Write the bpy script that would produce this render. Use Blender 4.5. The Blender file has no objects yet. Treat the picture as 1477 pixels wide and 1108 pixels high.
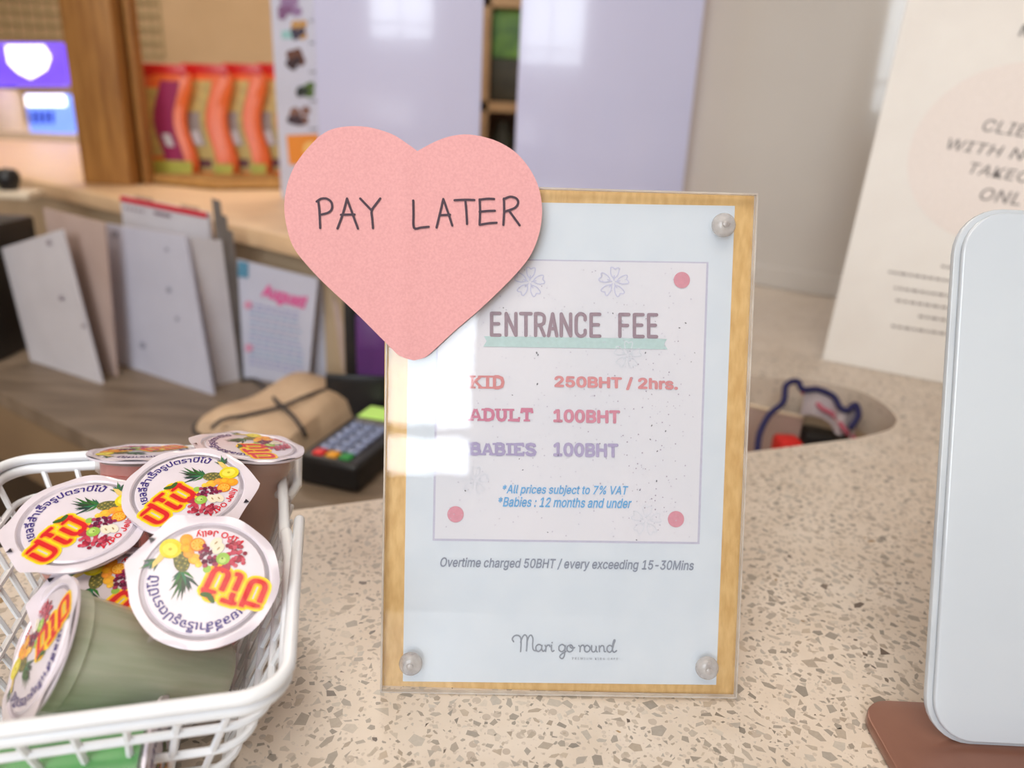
import bpy, bmesh, math, random
from mathutils import Vector as V, Matrix, geometry
random.seed(7)
PI = math.pi
C = bpy.context.scene.collection
SC = bpy.context.scene

# ------------------------------------------------------------------ camera
F, CX, CY, HC = 1100.0, 738.5, 554.0, 0.2571       # focal length in pixels, centre, lens height above the counter
_d = V((594 - CX, 3580 - CY, F)).normalized()
_up = -_d
_fw = (V((0, 0, 1)) - _up * _up.z).normalized()
_rt = _fw.cross(_up)
_M = Matrix((_rt, _fw, _up))
CAM = V((0, 0, HC))
def c2w(v): return _M @ V(v)
cd = bpy.data.cameras.new('camera'); cam = bpy.data.objects.new('camera', cd); C.objects.link(cam)
cd.sensor_width = 36.0; cd.lens = F / 1477 * 36.0
cd.clip_start = 0.01; cd.clip_end = 60
X, Y, Z = c2w((1, 0, 0)), c2w((0, -1, 0)), c2w((0, 0, -1))
cam.matrix_world = Matrix(((X.x, Y.x, Z.x, 0), (X.y, Y.y, Z.y, 0), (X.z, Y.z, Z.z, HC), (0, 0, 0, 1)))
cd.dof.use_dof = True; cd.dof.focus_distance = 0.345; cd.dof.aperture_fstop = 5.7
SC.camera = cam

# ------------------------------------------------------------------ sky, lights, exposure
w = bpy.data.worlds.new('sky'); SC.world = w; w.use_nodes = True
bg = w.node_tree.nodes['Background']; bg.inputs[0].default_value = (0.80, 0.88, 1.0, 1); bg.inputs[1].default_value = 1.0
def area(name, loc, rot, sx, sy, power, col):
    l = bpy.data.lights.new(name, 'AREA'); l.shape = 'RECTANGLE'; l.size = sx; l.size_y = sy; l.energy = power; l.color = col
    o = bpy.data.objects.new(name, l); o.location = loc; o.rotation_euler = rot; C.objects.link(o); return o
area('window_daylight', (-0.60, -1.66, 0.95), (PI / 2, 0, 0), 1.12, 1.3, 34, (0.88, 0.95, 1.0))
area('ceiling_lamp_light', (-0.3, -0.45, 1.72), (0, 0, 0), 1.6, 1.2, 9, (1.0, 0.93, 0.86))
area('rear_lamp_light', (-0.7, 2.5, 1.72), (0, 0, 0), 1.8, 0.8, 30, (1.0, 0.90, 0.78))
vs = SC.view_settings
vs.view_transform = 'Standard'; vs.look = 'None'; vs.gamma = 1.0; vs.exposure = 0.13; vs.use_curve_mapping = False
SC.cycles.max_bounces = 10; SC.cycles.transparent_max_bounces = 24

# ------------------------------------------------------------------ pixel helpers (1477 x 1108 photograph -> world points)
def ray(x, y): return c2w((x - CX, y - CY, F)).normalized()
def PZ(x, y, z=0.0):
    r = ray(x, y); return CAM + r * ((z - HC) / r.z)
def PY(x, y, Yw):
    r = ray(x, y); return CAM + r * (Yw / r.y)
def PD(x, y, d): return CAM + c2w(((x - CX) / F * d, (y - CY) / F * d, d))
def PP(x, y, P0, n):
    r = ray(x, y); return CAM + r * ((P0 - CAM).dot(n) / r.dot(n))

# ------------------------------------------------------------------ materials
def lin(c):
    return tuple(((v / 255) / 12.92 if v / 255 <= .04045 else (((v / 255) + .055) / 1.055) ** 2.4) for v in c) + (1,)
def mat(name, c, rough=.5, c2=None, scale=40, bump=0, spec=.5, metal=0, coat=0, emit=0, trans=0, stretch=None, detail=4, clear=0, sub=0):
    m = bpy.data.materials.new(name); m.use_nodes = True
    nt = m.node_tree; N = nt.nodes; L = nt.links; b = N['Principled BSDF']
    b.inputs['Roughness'].default_value = rough; b.inputs['Metallic'].default_value = metal
    b.inputs['Specular IOR Level'].default_value = spec; b.inputs['Coat Weight'].default_value = coat
    b.inputs['Transmission Weight'].default_value = trans
    tc = N.new('ShaderNodeTexCoord'); mp = N.new('ShaderNodeMapping'); L.new(tc.outputs['Object'], mp.inputs[0])
    if stretch: mp.inputs['Scale'].default_value = stretch
    nz = N.new('ShaderNodeTexNoise'); nz.inputs['Scale'].default_value = scale; nz.inputs['Detail'].default_value = detail
    L.new(mp.outputs[0], nz.inputs[0])
    r = N.new('ShaderNodeValToRGB'); L.new(nz.outputs[0], r.inputs[0])
    r.color_ramp.elements[0].position = .35; r.color_ramp.elements[1].position = .65
    cc = lin(c); k = lin(c2) if c2 else tuple(v * .93 for v in cc[:3]) + (1,)
    r.color_ramp.elements[0].color = k; r.color_ramp.elements[1].color = cc
    L.new(r.outputs[0], b.inputs['Base Color'])
    if emit:
        b.inputs['Emission Strength'].default_value = emit; L.new(r.outputs[0], b.inputs['Emission Color'])
    if bump:
        bp = N.new('ShaderNodeBump'); bp.inputs['Strength'].default_value = bump; bp.inputs['Distance'].default_value = .001
        L.new(nz.outputs[0], bp.inputs['Height']); L.new(bp.outputs[0], b.inputs['Normal'])
    if clear:
        out = N['Material Output']; mx = N.new('ShaderNodeMixShader'); tr = N.new('ShaderNodeBsdfTransparent')
        mx.inputs[0].default_value = clear; L.new(b.outputs[0], mx.inputs[1]); L.new(tr.outputs[0], mx.inputs[2]); L.new(mx.outputs[0], out.inputs[0])
    return m
def attr_mat(name, rough=.5, spec=.5, bump=0, bscale=600, emit=0):
    m = mat(name, (255, 255, 255), rough, (246, 246, 246), bscale, bump, spec)
    nt = m.node_tree; N = nt.nodes; L = nt.links; b = N['Principled BSDF']
    a = N.new('ShaderNodeAttribute'); a.attribute_name = 'Col'
    mx = N.new('ShaderNodeMix'); mx.data_type = 'RGBA'; mx.blend_type = 'MULTIPLY'; mx.inputs[0].default_value = 1
    src = b.inputs['Base Color'].links[0].from_socket
    L.new(a.outputs['Color'], mx.inputs[6]); L.new(src, mx.inputs[7]); L.new(mx.outputs[2], b.inputs['Base Color'])
    if emit: b.inputs['Emission Strength'].default_value = emit; L.new(a.outputs['Color'], b.inputs['Emission Color'])
    return m
def acrylic_mat(name, tint=(1, 1, 1), rough=.02, boost=1.0):
    m = bpy.data.materials.new(name); m.use_nodes = True; nt = m.node_tree; N = nt.nodes; L = nt.links
    N.remove(N['Principled BSDF']); out = N['Material Output']
    fr = N.new('ShaderNodeFresnel'); fr.inputs['IOR'].default_value = 1.49
    ml = N.new('ShaderNodeMath'); ml.operation = 'MULTIPLY'; ml.inputs[1].default_value = boost; L.new(fr.outputs[0], ml.inputs[0])
    nz = N.new('ShaderNodeTexNoise'); nz.inputs['Scale'].default_value = 8
    bp = N.new('ShaderNodeBump'); bp.inputs['Strength'].default_value = .05; bp.inputs['Distance'].default_value = .001; L.new(nz.outputs[0], bp.inputs['Height'])
    ge = N.new('ShaderNodeNewGeometry'); iv = N.new('ShaderNodeMath'); iv.operation = 'SUBTRACT'; iv.inputs[0].default_value = 1; L.new(ge.outputs['Backfacing'], iv.inputs[1])
    m3 = N.new('ShaderNodeMath'); m3.operation = 'MULTIPLY'; L.new(ml.outputs[0], m3.inputs[0]); L.new(iv.outputs[0], m3.inputs[1]); ml = m3
    gl = N.new('ShaderNodeBsdfGlossy'); gl.inputs['Roughness'].default_value = rough; L.new(bp.outputs[0], gl.inputs['Normal'])
    tr = N.new('ShaderNodeBsdfTransparent'); tr.inputs[0].default_value = tint + (1,)
    mx = N.new('ShaderNodeMixShader'); L.new(ml.outputs[0], mx.inputs[0]); L.new(tr.outputs[0], mx.inputs[1]); L.new(gl.outputs[0], mx.inputs[2]); L.new(mx.outputs[0], out.inputs[0])
    return m
def terrazzo_mat():
    m = mat('terrazzo', (216, 203, 189), .28, (207, 192, 176), 30, 0, .5)
    nt = m.node_tree; N = nt.nodes; L = nt.links; b = N['Principled BSDF']
    src = b.inputs['Base Color'].links[0].from_socket
    tc = N.new('ShaderNodeTexCoord'); prev = src
    for sc_, th, col in ((420, .18, (196, 182, 168)), (200, .22, (184, 170, 156)), (900, .10, (204, 190, 178))):
        v = N.new('ShaderNodeTexVoronoi'); v.inputs['Scale'].default_value = sc_; L.new(tc.outputs['Object'], v.inputs[0])
        mt = N.new('ShaderNodeMath'); mt.operation = 'LESS_THAN'; mt.inputs[1].default_value = th
        sx = N.new('ShaderNodeSeparateColor'); L.new(v.outputs['Color'], sx.inputs[0]); L.new(sx.outputs[0], mt.inputs[0])
        m2 = N.new('ShaderNodeMath'); m2.operation = 'LESS_THAN'; m2.inputs[1].default_value = .42; L.new(v.outputs['Distance'], m2.inputs[0])
        mm = N.new('ShaderNodeMath'); mm.operation = 'MULTIPLY'; L.new(mt.outputs[0], mm.inputs[0]); L.new(m2.outputs[0], mm.inputs[1])
        mx = N.new('ShaderNodeMix'); mx.data_type = 'RGBA'; L.new(mm.outputs[0], mx.inputs[0]); L.new(prev, mx.inputs[6]); mx.inputs[7].default_value = lin(col)
        prev = mx.outputs[2]
    L.new(prev, b.inputs['Base Color'])
    return m
M_ = dict(
    terrazzo=terrazzo_mat(),
    ink=attr_mat('printed_ink', .55, .3), chips=attr_mat('stone_chips', .28, .5),
    gloss_ink=attr_mat('glossy_printed_film', .22, .5, .25, 260),
    pine=mat('pine_board', (222, 186, 128), .5, (204, 164, 106), 26, .1, stretch=(14, 14, .9)),
    postwood=mat('oak_post', (172, 122, 62), .5, (140, 92, 42), 14, .1, stretch=(6, 6, .6)),
    traywood=mat('tray_wood', (196, 150, 88), .5, (176, 128, 70), 20, stretch=(1, 6, 6)),
    paper=mat('white_paper', (208, 217, 228), .6, (203, 213, 225), 60),
    card=mat('speckled_card_print', (219, 218, 227), .6, (211, 213, 223), 12),
    acrylic=acrylic_mat('clear_acrylic', (.985, .985, .985), .015, 2.1),
    edge=mat('acrylic_edge', (226, 220, 214), .15, (205, 196, 188), 90, clear=.45),
    dome=mat('clear_dome_screw', (206, 202, 200), .12, (168, 160, 158), 160, spec=.8, clear=.5),
    heart=mat('pink_paper', (216, 160, 162), .8, (208, 152, 154), 900, .15, spec=.2),
    basket=mat('white_plastic', (232, 236, 242), .3, (225, 229, 236), 30, spec=.5),
    film=mat('lid_film', (222, 213, 224), .2, (216, 207, 217), 60, .25, spec=.6, coat=.3),
    cup=mat('cup_plastic', (225, 214, 208), .22, (212, 202, 196), 50, .1, clear=.68),
    cup_clear=mat('clear_cup_plastic', (225, 228, 220), .2, (212, 216, 208), 50, clear=.86),
    cup_green=mat('cup_plastic_green_tint', (222, 224, 206), .26, (196, 206, 180), 30, .2, stretch=(6, 6, .5), clear=.42),
    jelly_red=mat('red_jelly', (205, 60, 48), .3, (190, 50, 40), 30),
    jelly_pink=mat('pale_pink_jelly', (196, 150, 134), .3, (184, 138, 122), 30),
    jelly_green=mat('green_jelly', (150, 168, 130), .3, (134, 154, 116), 14, stretch=(5, 5, 1)),
    jelly_bright=mat('bright_green_jelly', (30, 150, 40), .3, (20, 120, 30), 30),
    jelly_clear=mat('clear_jelly', (180, 178, 160), .3, (150, 146, 126), 30),
    board=mat('white_acrylic_board', (198, 206, 215), .12, (191, 199, 209), 6, spec=.5, coat=.4),
    board_rim=mat('clear_board_rim', (214, 222, 230), .08, (198, 206, 216), 30, spec=.6, clear=.3),
    copper=mat('brown_metallic_base', (142, 100, 84), .3, (130, 90, 76), 20, spec=.5, metal=.3),
    lavender=mat('glossy_lavender_board', (207, 208, 238), .16, (202, 203, 234), 3, spec=.5, coat=.3),
    column=mat('glossy_white_column', (202, 197, 192), .14, (196, 190, 184), 3, spec=.5, coat=.4),
    ribbed=mat('ribbed_white_board', (232, 228, 224), .5, (228, 223, 219), 20),
    wall=mat('tan_wall', (206, 176, 138), .8, (198, 168, 130), 4),
    side=mat('cream_wall', (226, 214, 198), .8, (220, 208, 192), 4),
    ceil=mat('ceiling_paint', (236, 230, 222), .9), floor=mat('floor_wood', (178, 150, 118), .5, (150, 122, 92), 8, stretch=(1, 8, 1)),
    ledge=mat('ledge_front', (196, 172, 142), .6, (184, 160, 130), 12),
    ledgetop=mat('ledge_top', (226, 190, 150), .45, (214, 178, 140), 16),
    desk=mat('desk_laminate', (140, 122, 104), .5, (112, 96, 80), 9, stretch=(1, 5, 1)),
    desk_front=mat('desk_front', (142, 118, 90), .6, (132, 108, 82), 8),
    dark=mat('dark_plastic', (34, 30, 30), .4, (26, 23, 23), 30),
    black=mat('black_plastic', (22, 22, 25), .35, (17, 17, 20), 60),
    sheet=mat('white_sheet', (206, 202, 208), .5, (198, 194, 200), 14),
    sheet_b=mat('bluish_sheet', (198, 198, 214), .4, (190, 190, 206), 10),
    mauve=mat('mauve_sheet', (190, 168, 160), .5, (176, 152, 142), 10),
    grey=mat('grey_sheet', (128, 122, 120), .5, (110, 104, 102), 20),
    red=mat('red_print', (206, 30, 50), .5), purple=mat('purple_plastic', (92, 44, 112), .4, (78, 34, 98), 20),
    orange=mat('orange_pouch_film', (238, 112, 50), .35, (228, 100, 42), 20), pred=mat('red_seal_film', (206, 30, 26), .35),
    plum=mat('plum_pouch_film', (158, 40, 92), .35, (146, 34, 84), 20), window=mat('pouch_window', (200, 178, 104), .4, (178, 158, 96), 50),
    label=mat('grey_label', (150, 140, 136), .5), maroon=mat('maroon_label', (98, 50, 56), .5), lime=mat('pouch_foot', (188, 184, 76), .45, (170, 170, 70), 30),
    canvas=mat('beige_canvas', (206, 178, 148), .8, (196, 166, 136), 60, .2), cord=mat('dark_cord', (62, 56, 56), .7),
    key=mat('blue_grey_keys', (150, 162, 196), .3, (136, 148, 184), 60), kred=mat('red_key', (226, 34, 36), .35), kyel=mat('amber_key', (240, 164, 20), .35), kgrn=mat('green_key', (30, 148, 60), .35),
    screen=mat('lit_green_screen', (186, 226, 116), .3, (178, 218, 108), 10, emit=.35),
    navy=mat('navy_piping', (34, 32, 84), .7), pink=mat('pink_piping', (186, 92, 112), .7), white_cloth=mat('white_cloth', (206, 196, 200), .8, (190, 180, 186), 40, .2),
    redthing=mat('red_plastic', (226, 36, 30), .5), chrome=mat('chrome', (200, 200, 200), .2, metal=1),
    wire=mat('green_wire', (150, 142, 96), .5), frame=mat('window_frame_paint', (120, 105, 90), .5),
    lamp=mat('lamp_diffuser', (255, 244, 226), .5, emit=2.0), cream=mat('cream_counter', (232, 212, 186), .5),
    violet=mat('violet_light_panel', (112, 84, 240), .3, (96, 66, 232), 6, emit=1.1), glow=mat('white_glow', (255, 255, 255), .3, (250, 250, 255), 6, emit=2.2),
    sky=mat('blue_light_panel', (124, 160, 250), .3, (104, 140, 246), 6, emit=1.0),
    leaf=mat('pack_green', (120, 176, 92), .5, (80, 130, 84), 20), dgreen=mat('dark_pack', (60, 62, 52), .5, (44, 48, 42), 30), brownb=mat('brown_pack', (106, 78, 54), .5, (78, 58, 44), 20),
    shelfwood=mat('shelf_wood', (176, 148, 112), .5, (160, 132, 98), 10),
)

# ------------------------------------------------------------------ builders
class MB:
    def __init__(s, layers=True, up=None): s.v = []; s.f = []; s.c = []; s.col = (1, 1, 1, 1); s.layers = layers; s.k = 0; s.inked = False; s.up = up
    def color(s, c): s.col = lin(c); s.inked = True; return s
    def add(s, vs, fs, copies=1):
        if s.inked and s.layers:      # each printed stroke lies a hair above the one before, so that none coincide
            if copies > 1:
                nv, nf = len(vs) // copies, len(fs) // copies
                for q in range(copies): s.add(vs[q * nv:(q + 1) * nv], [tuple(i - q * nv for i in f) for f in fs[q * nf:(q + 1) * nf]])
                return s
            vs = [V(p) for p in vs]; up = s.up
            if up is None:
                f = fs[0]; up = geometry.normal([vs[i] for i in f])
                if up.dot(CAM - vs[f[0]]) < 0: up = -up
            s.k += 1; d = up * (s.k * 2.5e-7); vs = [p + d for p in vs]
        o = len(s.v); s.v += [V(p) for p in vs]; s.f += [tuple(i + o for i in f) for f in fs]; s.c += [s.col] * len(fs); return s
    def poly(s, pts): return s.add(pts, [tuple(range(len(pts)))])
    def prism(s, pts, off):
        off = V(off); n = len(pts); a = [V(p) for p in pts]; b = [p + off for p in a]
        fs = [tuple(range(n))[::-1], tuple(range(n, 2 * n))] + [(i, (i + 1) % n, n + (i + 1) % n, n + i) for i in range(n)]
        return s.add(a + b, fs)
    def box(s, lo, hi, M=None):
        x0, y0, z0 = lo; x1, y1, z1 = hi
        p = [V((x, y, z)) for z in (z0, z1) for (x, y) in ((x0, y0), (x1, y0), (x1, y1), (x0, y1))]
        if M: p = [M @ q for q in p]
        return s.add(p, [(3, 2, 1, 0), (4, 5, 6, 7), (0, 1, 5, 4), (1, 2, 6, 5), (2, 3, 7, 6), (3, 0, 4, 7)])
    def tube(s, pts, r, n=8, closed=False, caps=True):
        pts = [V(p) for p in pts]; m = len(pts); R = r if isinstance(r, (list, tuple)) else [r] * m
        rr = list(R)
        if not closed and caps:      # rounded ends
            d0 = (pts[0] - pts[1]).normalized(); d1 = (pts[-1] - pts[-2]).normalized()
            pts = [pts[0] + d0 * rr[0] * .9, pts[0] + d0 * rr[0] * .6] + pts + [pts[-1] + d1 * rr[-1] * .6, pts[-1] + d1 * rr[-1] * .9]
            rr = [rr[0] * .35, rr[0] * .8] + rr + [rr[-1] * .8, rr[-1] * .35]; m = len(pts)
        vs = []; up = None
        for i, p in enumerate(pts):
            a = pts[(i - 1) % m] if (closed or i > 0) else p; b = pts[(i + 1) % m] if (closed or i < m - 1) else p
            t = (b - a).normalized()
            if up is None:
                up = V((0, 0, 1)) if abs(t.z) < .9 else V((1, 0, 0))
            u = (up - t * up.dot(t))
            if u.length < 1e-6: u = t.orthogonal()
            u.normalize(); up = u; w_ = t.cross(u)
            vs += [p + (u * math.cos(2 * PI * k / n) + w_ * math.sin(2 * PI * k / n)) * rr[i] for k in range(n)]
        fs = []
        for i in range(m if closed else m - 1):
            j = (i + 1) % m
            fs += [(i * n + k, i * n + (k + 1) % n, j * n + (k + 1) % n, j * n + k) for k in range(n)]
        if not closed: fs += [tuple(range(n))[::-1], tuple(range((m - 1) * n, m * n))]
        return s.add(vs, fs)
    def lathe(s, prof, n=32, M=None, rad=None):
        vs = []
        for (r, z) in prof:
            for k in range(n):
                q = rad(2 * PI * k / n) if rad else 1
                p = V((r * q * math.cos(2 * PI * k / n), r * q * math.sin(2 * PI * k / n), z)); vs.append(M @ p if M else p)
        fs = [(i * n + k, i * n + (k + 1) % n, (i + 1) * n + (k + 1) % n, (i + 1) * n + k) for i in range(len(prof) - 1) for k in range(n)]
        if prof[0][0] > 1e-6: fs.append(tuple(range(n))[::-1])
        if prof[-1][0] > 1e-6: fs.append(tuple(range((len(prof) - 1) * n, len(prof) * n)))
        return s.add(vs, fs)
    def build(s, name, m, parent=None, smooth=False, bevel=0, seg=2, loc=None):
        me = bpy.data.meshes.new(name)
        o = bpy.data.objects.new(name, me); C.objects.link(o)
        org = V((0, 0, 0))
        if parent:
            o.parent = parent; 
            if not parent.get('_local'): org = V(parent.get('_org', (0, 0, 0)))
            o['_org'] = tuple(org)
            if parent.get('_local'): o['_local'] = 1
        elif loc is not None: org = V(loc); o.location = org; o['_org'] = tuple(org)
        me.from_pydata([p - org for p in s.v], [], s.f)
        if len(set(s.c)) > 1 or 'ink' in m.name or 'film' in m.name or 'chips' in m.name:
            a = me.color_attributes.new('Col', 'FLOAT_COLOR', 'CORNER'); buf = []
            for f, c in zip(s.f, s.c): buf += list(c) * len(f)
            a.data.foreach_set('color', buf)
        if bevel:
            bm = bmesh.new(); bm.from_mesh(me); bmesh.ops.remove_doubles(bm, verts=bm.verts, dist=1e-6)
            es = [e for e in bm.edges if len(e.link_faces) == 2 and e.calc_face_angle(0) > .5]
            bmesh.ops.bevel(bm, geom=es, offset=bevel, segments=seg, profile=.5, affect='EDGES', clamp_overlap=True)
            bm.to_mesh(me); bm.free(); smooth = True
        me.materials.append(m)
        if smooth:
            me.polygons.foreach_set('use_smooth', [True] * len(me.polygons))
            me.set_sharp_from_angle(angle=.7)
        me.update(); return o
def tag(o, label, cat, group=None):
    o['label'] = label; o['category'] = cat
    if group: o['group'] = group
    return o
def thing(name, loc, label, cat, group=None):
    o = bpy.data.objects.new(name, None); C.objects.link(o); o.location = loc; o['_org'] = tuple(loc); o.empty_display_size = .02
    return tag(o, label, cat, group)
def structure(o): o['kind'] = 'structure'; return o
def smooth_path(pts, k=6, closed=False):
    pts = [V(p) for p in pts]; n = len(pts); out = []
    for i in range(n if closed else n - 1):
        g = (lambda j: pts[j % n]) if closed else (lambda j: pts[max(0, min(n - 1, j))])
        a, b, c, d = g(i - 1), g(i), g(i + 1), g(i + 2)
        for q in range(k):
            t = q / k; out.append(.5 * ((2 * b) + (c - a) * t + (2 * a - 5 * b + 4 * c - d) * t * t + (3 * b - a - 3 * c + d) * t ** 3))
    if not closed: out.append(pts[-1])
    return out

# flat text and ribbons in 2-D, mapped onto a plane by a function
FONT = None; TH = None
try:
    import os
    fd = os.path.join(bpy.utils.resource_path('LOCAL'), 'datafiles', 'fonts')
    FONT = bpy.data.fonts.load(os.path.join(fd, 'Inter.woff2'))
    TH = bpy.data.fonts.load(os.path.join(fd, 'NotoSansThai-VariableFont_wdth,wght.woff2'))
except Exception: pass
NC = [1]
def text_mesh(s, offset=0.0, shear=0.0, space=1.0):
    NC[0] = 1
    c = bpy.data.curves.new('t', 'FONT'); c.body = s; c.size = 1; c.offset = 0; c.shear = shear; c.space_character = space
    c.resolution_u = 3
    if any(ord(k) > 0xE00 for k in s) and TH: c.font = TH
    elif FONT: c.font = FONT
    o = bpy.data.objects.new('t', c); C.objects.link(o)
    dg = bpy.context.evaluated_depsgraph_get(); dg.update()
    me = bpy.data.meshes.new_from_object(o.evaluated_get(dg))
    vs = [(v.co.x, v.co.y) for v in me.vertices]; fs = [tuple(p.vertices) for p in me.polygons]
    bpy.data.objects.remove(o); bpy.data.curves.remove(c); bpy.data.meshes.remove(me)
    if offset > 0:      # bolder: stamp shifted copies
        n = 8 if offset < .05 else 14; av = []; af = []; L_ = len(vs)
        for k in range(n):
            a = 2 * PI * k / n; av += [(x + offset * math.cos(a), y + offset * math.sin(a)) for x, y in vs]; af += [tuple(i + k * L_ for i in f) for f in fs]
        vs, fs = av + vs, af + [tuple(i + n * L_ for i in f) for f in fs]; NC[0] = n + 1
    return vs, fs
def bbox(vs):
    xs = [v[0] for v in vs]; ys = [v[1] for v in vs]; return min(xs), min(ys), max(xs), max(ys)
def put_text(mb, s, bl, br, tl, fn, offset=0, shear=0, space=1.0, ref=None):
    """fit text into the box with bottom-left, bottom-right, top-left given in the 2-D space of fn"""
    vs, fs = text_mesh(s, offset, shear, space)
    if not vs: return
    x0, y0, x1, y1 = bbox(vs)
    out = []
    for x, y in vs:
        u = (x - x0) / (x1 - x0); v = (y - y0) / (y1 - y0)
        out.append(fn(bl[0] + (br[0] - bl[0]) * u + (tl[0] - bl[0]) * v, bl[1] + (br[1] - bl[1]) * u + (tl[1] - bl[1]) * v))
    mb.add(out, fs, NC[0])
def ribbon(mb, pts, w_, fn, round_=True):
    """stroke of width w_ along 2-D points, mapped by fn"""
    pts = [(float(p[0]), float(p[1])) for p in pts]; h = w_ / 2
    L_, R_ = [], []
    n = len(pts)
    for i, p in enumerate(pts):
        a = pts[max(0, i - 1)]; b = pts[min(n - 1, i + 1)]
        dx, dy = b[0] - a[0], b[1] - a[1]; l = math.hypot(dx, dy) or 1; nx, ny = -dy / l * h, dx / l * h
        if 0 < i < n - 1:
            d1 = math.atan2(p[1] - a[1], p[0] - a[0]); d2 = math.atan2(b[1] - p[1], b[0] - p[0])
            k = 1 / max(.55, abs(math.cos((d2 - d1) / 2))); nx *= k; ny *= k
        L_.append((p[0] + nx, p[1] + ny)); R_.append((p[0] - nx, p[1] - ny))
    for i in range(n - 1): mb.poly([fn(*L_[i]), fn(*R_[i]), fn(*R_[i + 1]), fn(*L_[i + 1])])
    if round_:
        for p in (pts[0], pts[-1]): disc(mb, p, h, fn, 10)
def disc(mb, c, r, fn, n=24, ry=None, rot=0):
    ry = ry or r; cr, sr = math.cos(rot), math.sin(rot)
    mb.poly([fn(c[0] + r * math.cos(2 * PI * k / n) * cr - ry * math.sin(2 * PI * k / n) * sr, c[1] + r * math.cos(2 * PI * k / n) * sr + ry * math.sin(2 * PI * k / n) * cr) for k in range(n)])
def sp2(pts, k=5): return [(p.x, p.y) for p in smooth_path([(a, b, 0) for a, b in pts], k)]

# ================================================================== THE ROOM
FZ, CZ = -1.0, 1.8
structure(MB().box((-3.2, -1.7, FZ - .1), (2.6, 4.2, FZ)).build('floor', M_['floor']))
structure(MB().box((-3.2, -1.7, CZ), (2.6, 4.2, CZ + .1)).build('ceiling', M_['ceil']))
structure(MB().box((-3.2, 4.0, FZ), (2.6, 4.2, CZ)).build('wall_back', M_['wall']))
structure(MB().box((-3.3, -1.7, FZ), (-3.2, 4.2, CZ)).build('wall_left', M_['side']))
structure(MB().box((2.6, -1.7, FZ), (2.7, 4.2, CZ)).build('wall_right', M_['side']))
wf = MB(); WX0, WX1, WZ0, WZ1 = -1.16, -.04, .30, 1.58
wf.box((-3.2, -1.7, FZ), (2.6, -1.6, WZ0)).box((-3.2, -1.7, WZ1), (2.6, -1.6, CZ)).box((-3.2, -1.7, WZ0), (WX0, -1.6, WZ1)).box((WX1, -1.7, WZ0), (2.6, -1.6, WZ1))
structure(wf.build('wall_front', M_['side']))
fr = MB()
fr.box((WX0, -1.66, .44), (WX1, -1.6, .465)).box((WX0, -1.66, WZ0), (WX1, -1.58, WZ0 + .02)).box((-.62, -1.66, WZ0), (-.60, -1.6, WZ1))
structure(fr.build('window_1', M_['frame']))
for (x, y, sx, sy) in ((-.3, -.45, .8, .6), (-.7, 2.5, .9, .4)):
    t = thing('ceiling_lamp', (x, y, CZ - .06), 'flat square ceiling lamp above the %s' % ('front counter' if y < 1 else 'rear wall'), 'lamp')
    MB().box((x - sx, y - sy, CZ - .03), (x + sx, y + sy, CZ)).build('housing', M_['ceil'], t)
    MB().box((x - sx + .02, y - sy + .02, CZ - .036), (x + sx - .02, y + sy - .02, CZ - .03)).build('diffuser', M_['lamp'], t)

# ================================================================== COUNTERS
arc = smooth_path([(.304, .613, 0), (.345, .640, 0), (.364, .680, 0), (.357, .735, 0), (.320, .762, 0), (.272, .768, 0)], 6)
arc = [p for p in arc]
cpoly = [V((-1.3, -.35, 0)), V((1.6, -.35, 0)), V((1.6, 2.3, 0)), V((-.1, 2.3, 0)), V((-.15, .90, 0))] + arc[::-1] + [V((-.296, .384, 0)), V((-1.3, -.03, 0))]
ct = thing('terrazzo_counter', (0, .3, -1.0), 'pale pinkish terrazzo counter with grey and brown stone chips and a rounded cut-out', 'counter')
MB().prism([p + V((0, 0, -.04)) for p in cpoly], (0, 0, .04)).build('countertop', M_['terrazzo'], ct)
inner = [p.copy() for p in cpoly]
MB().prism([p * 1 + V((0, 0, -1.0)) for p in cpoly], (0, 0, .96)).build('cabinet_body', M_['ledge'], ct)

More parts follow.
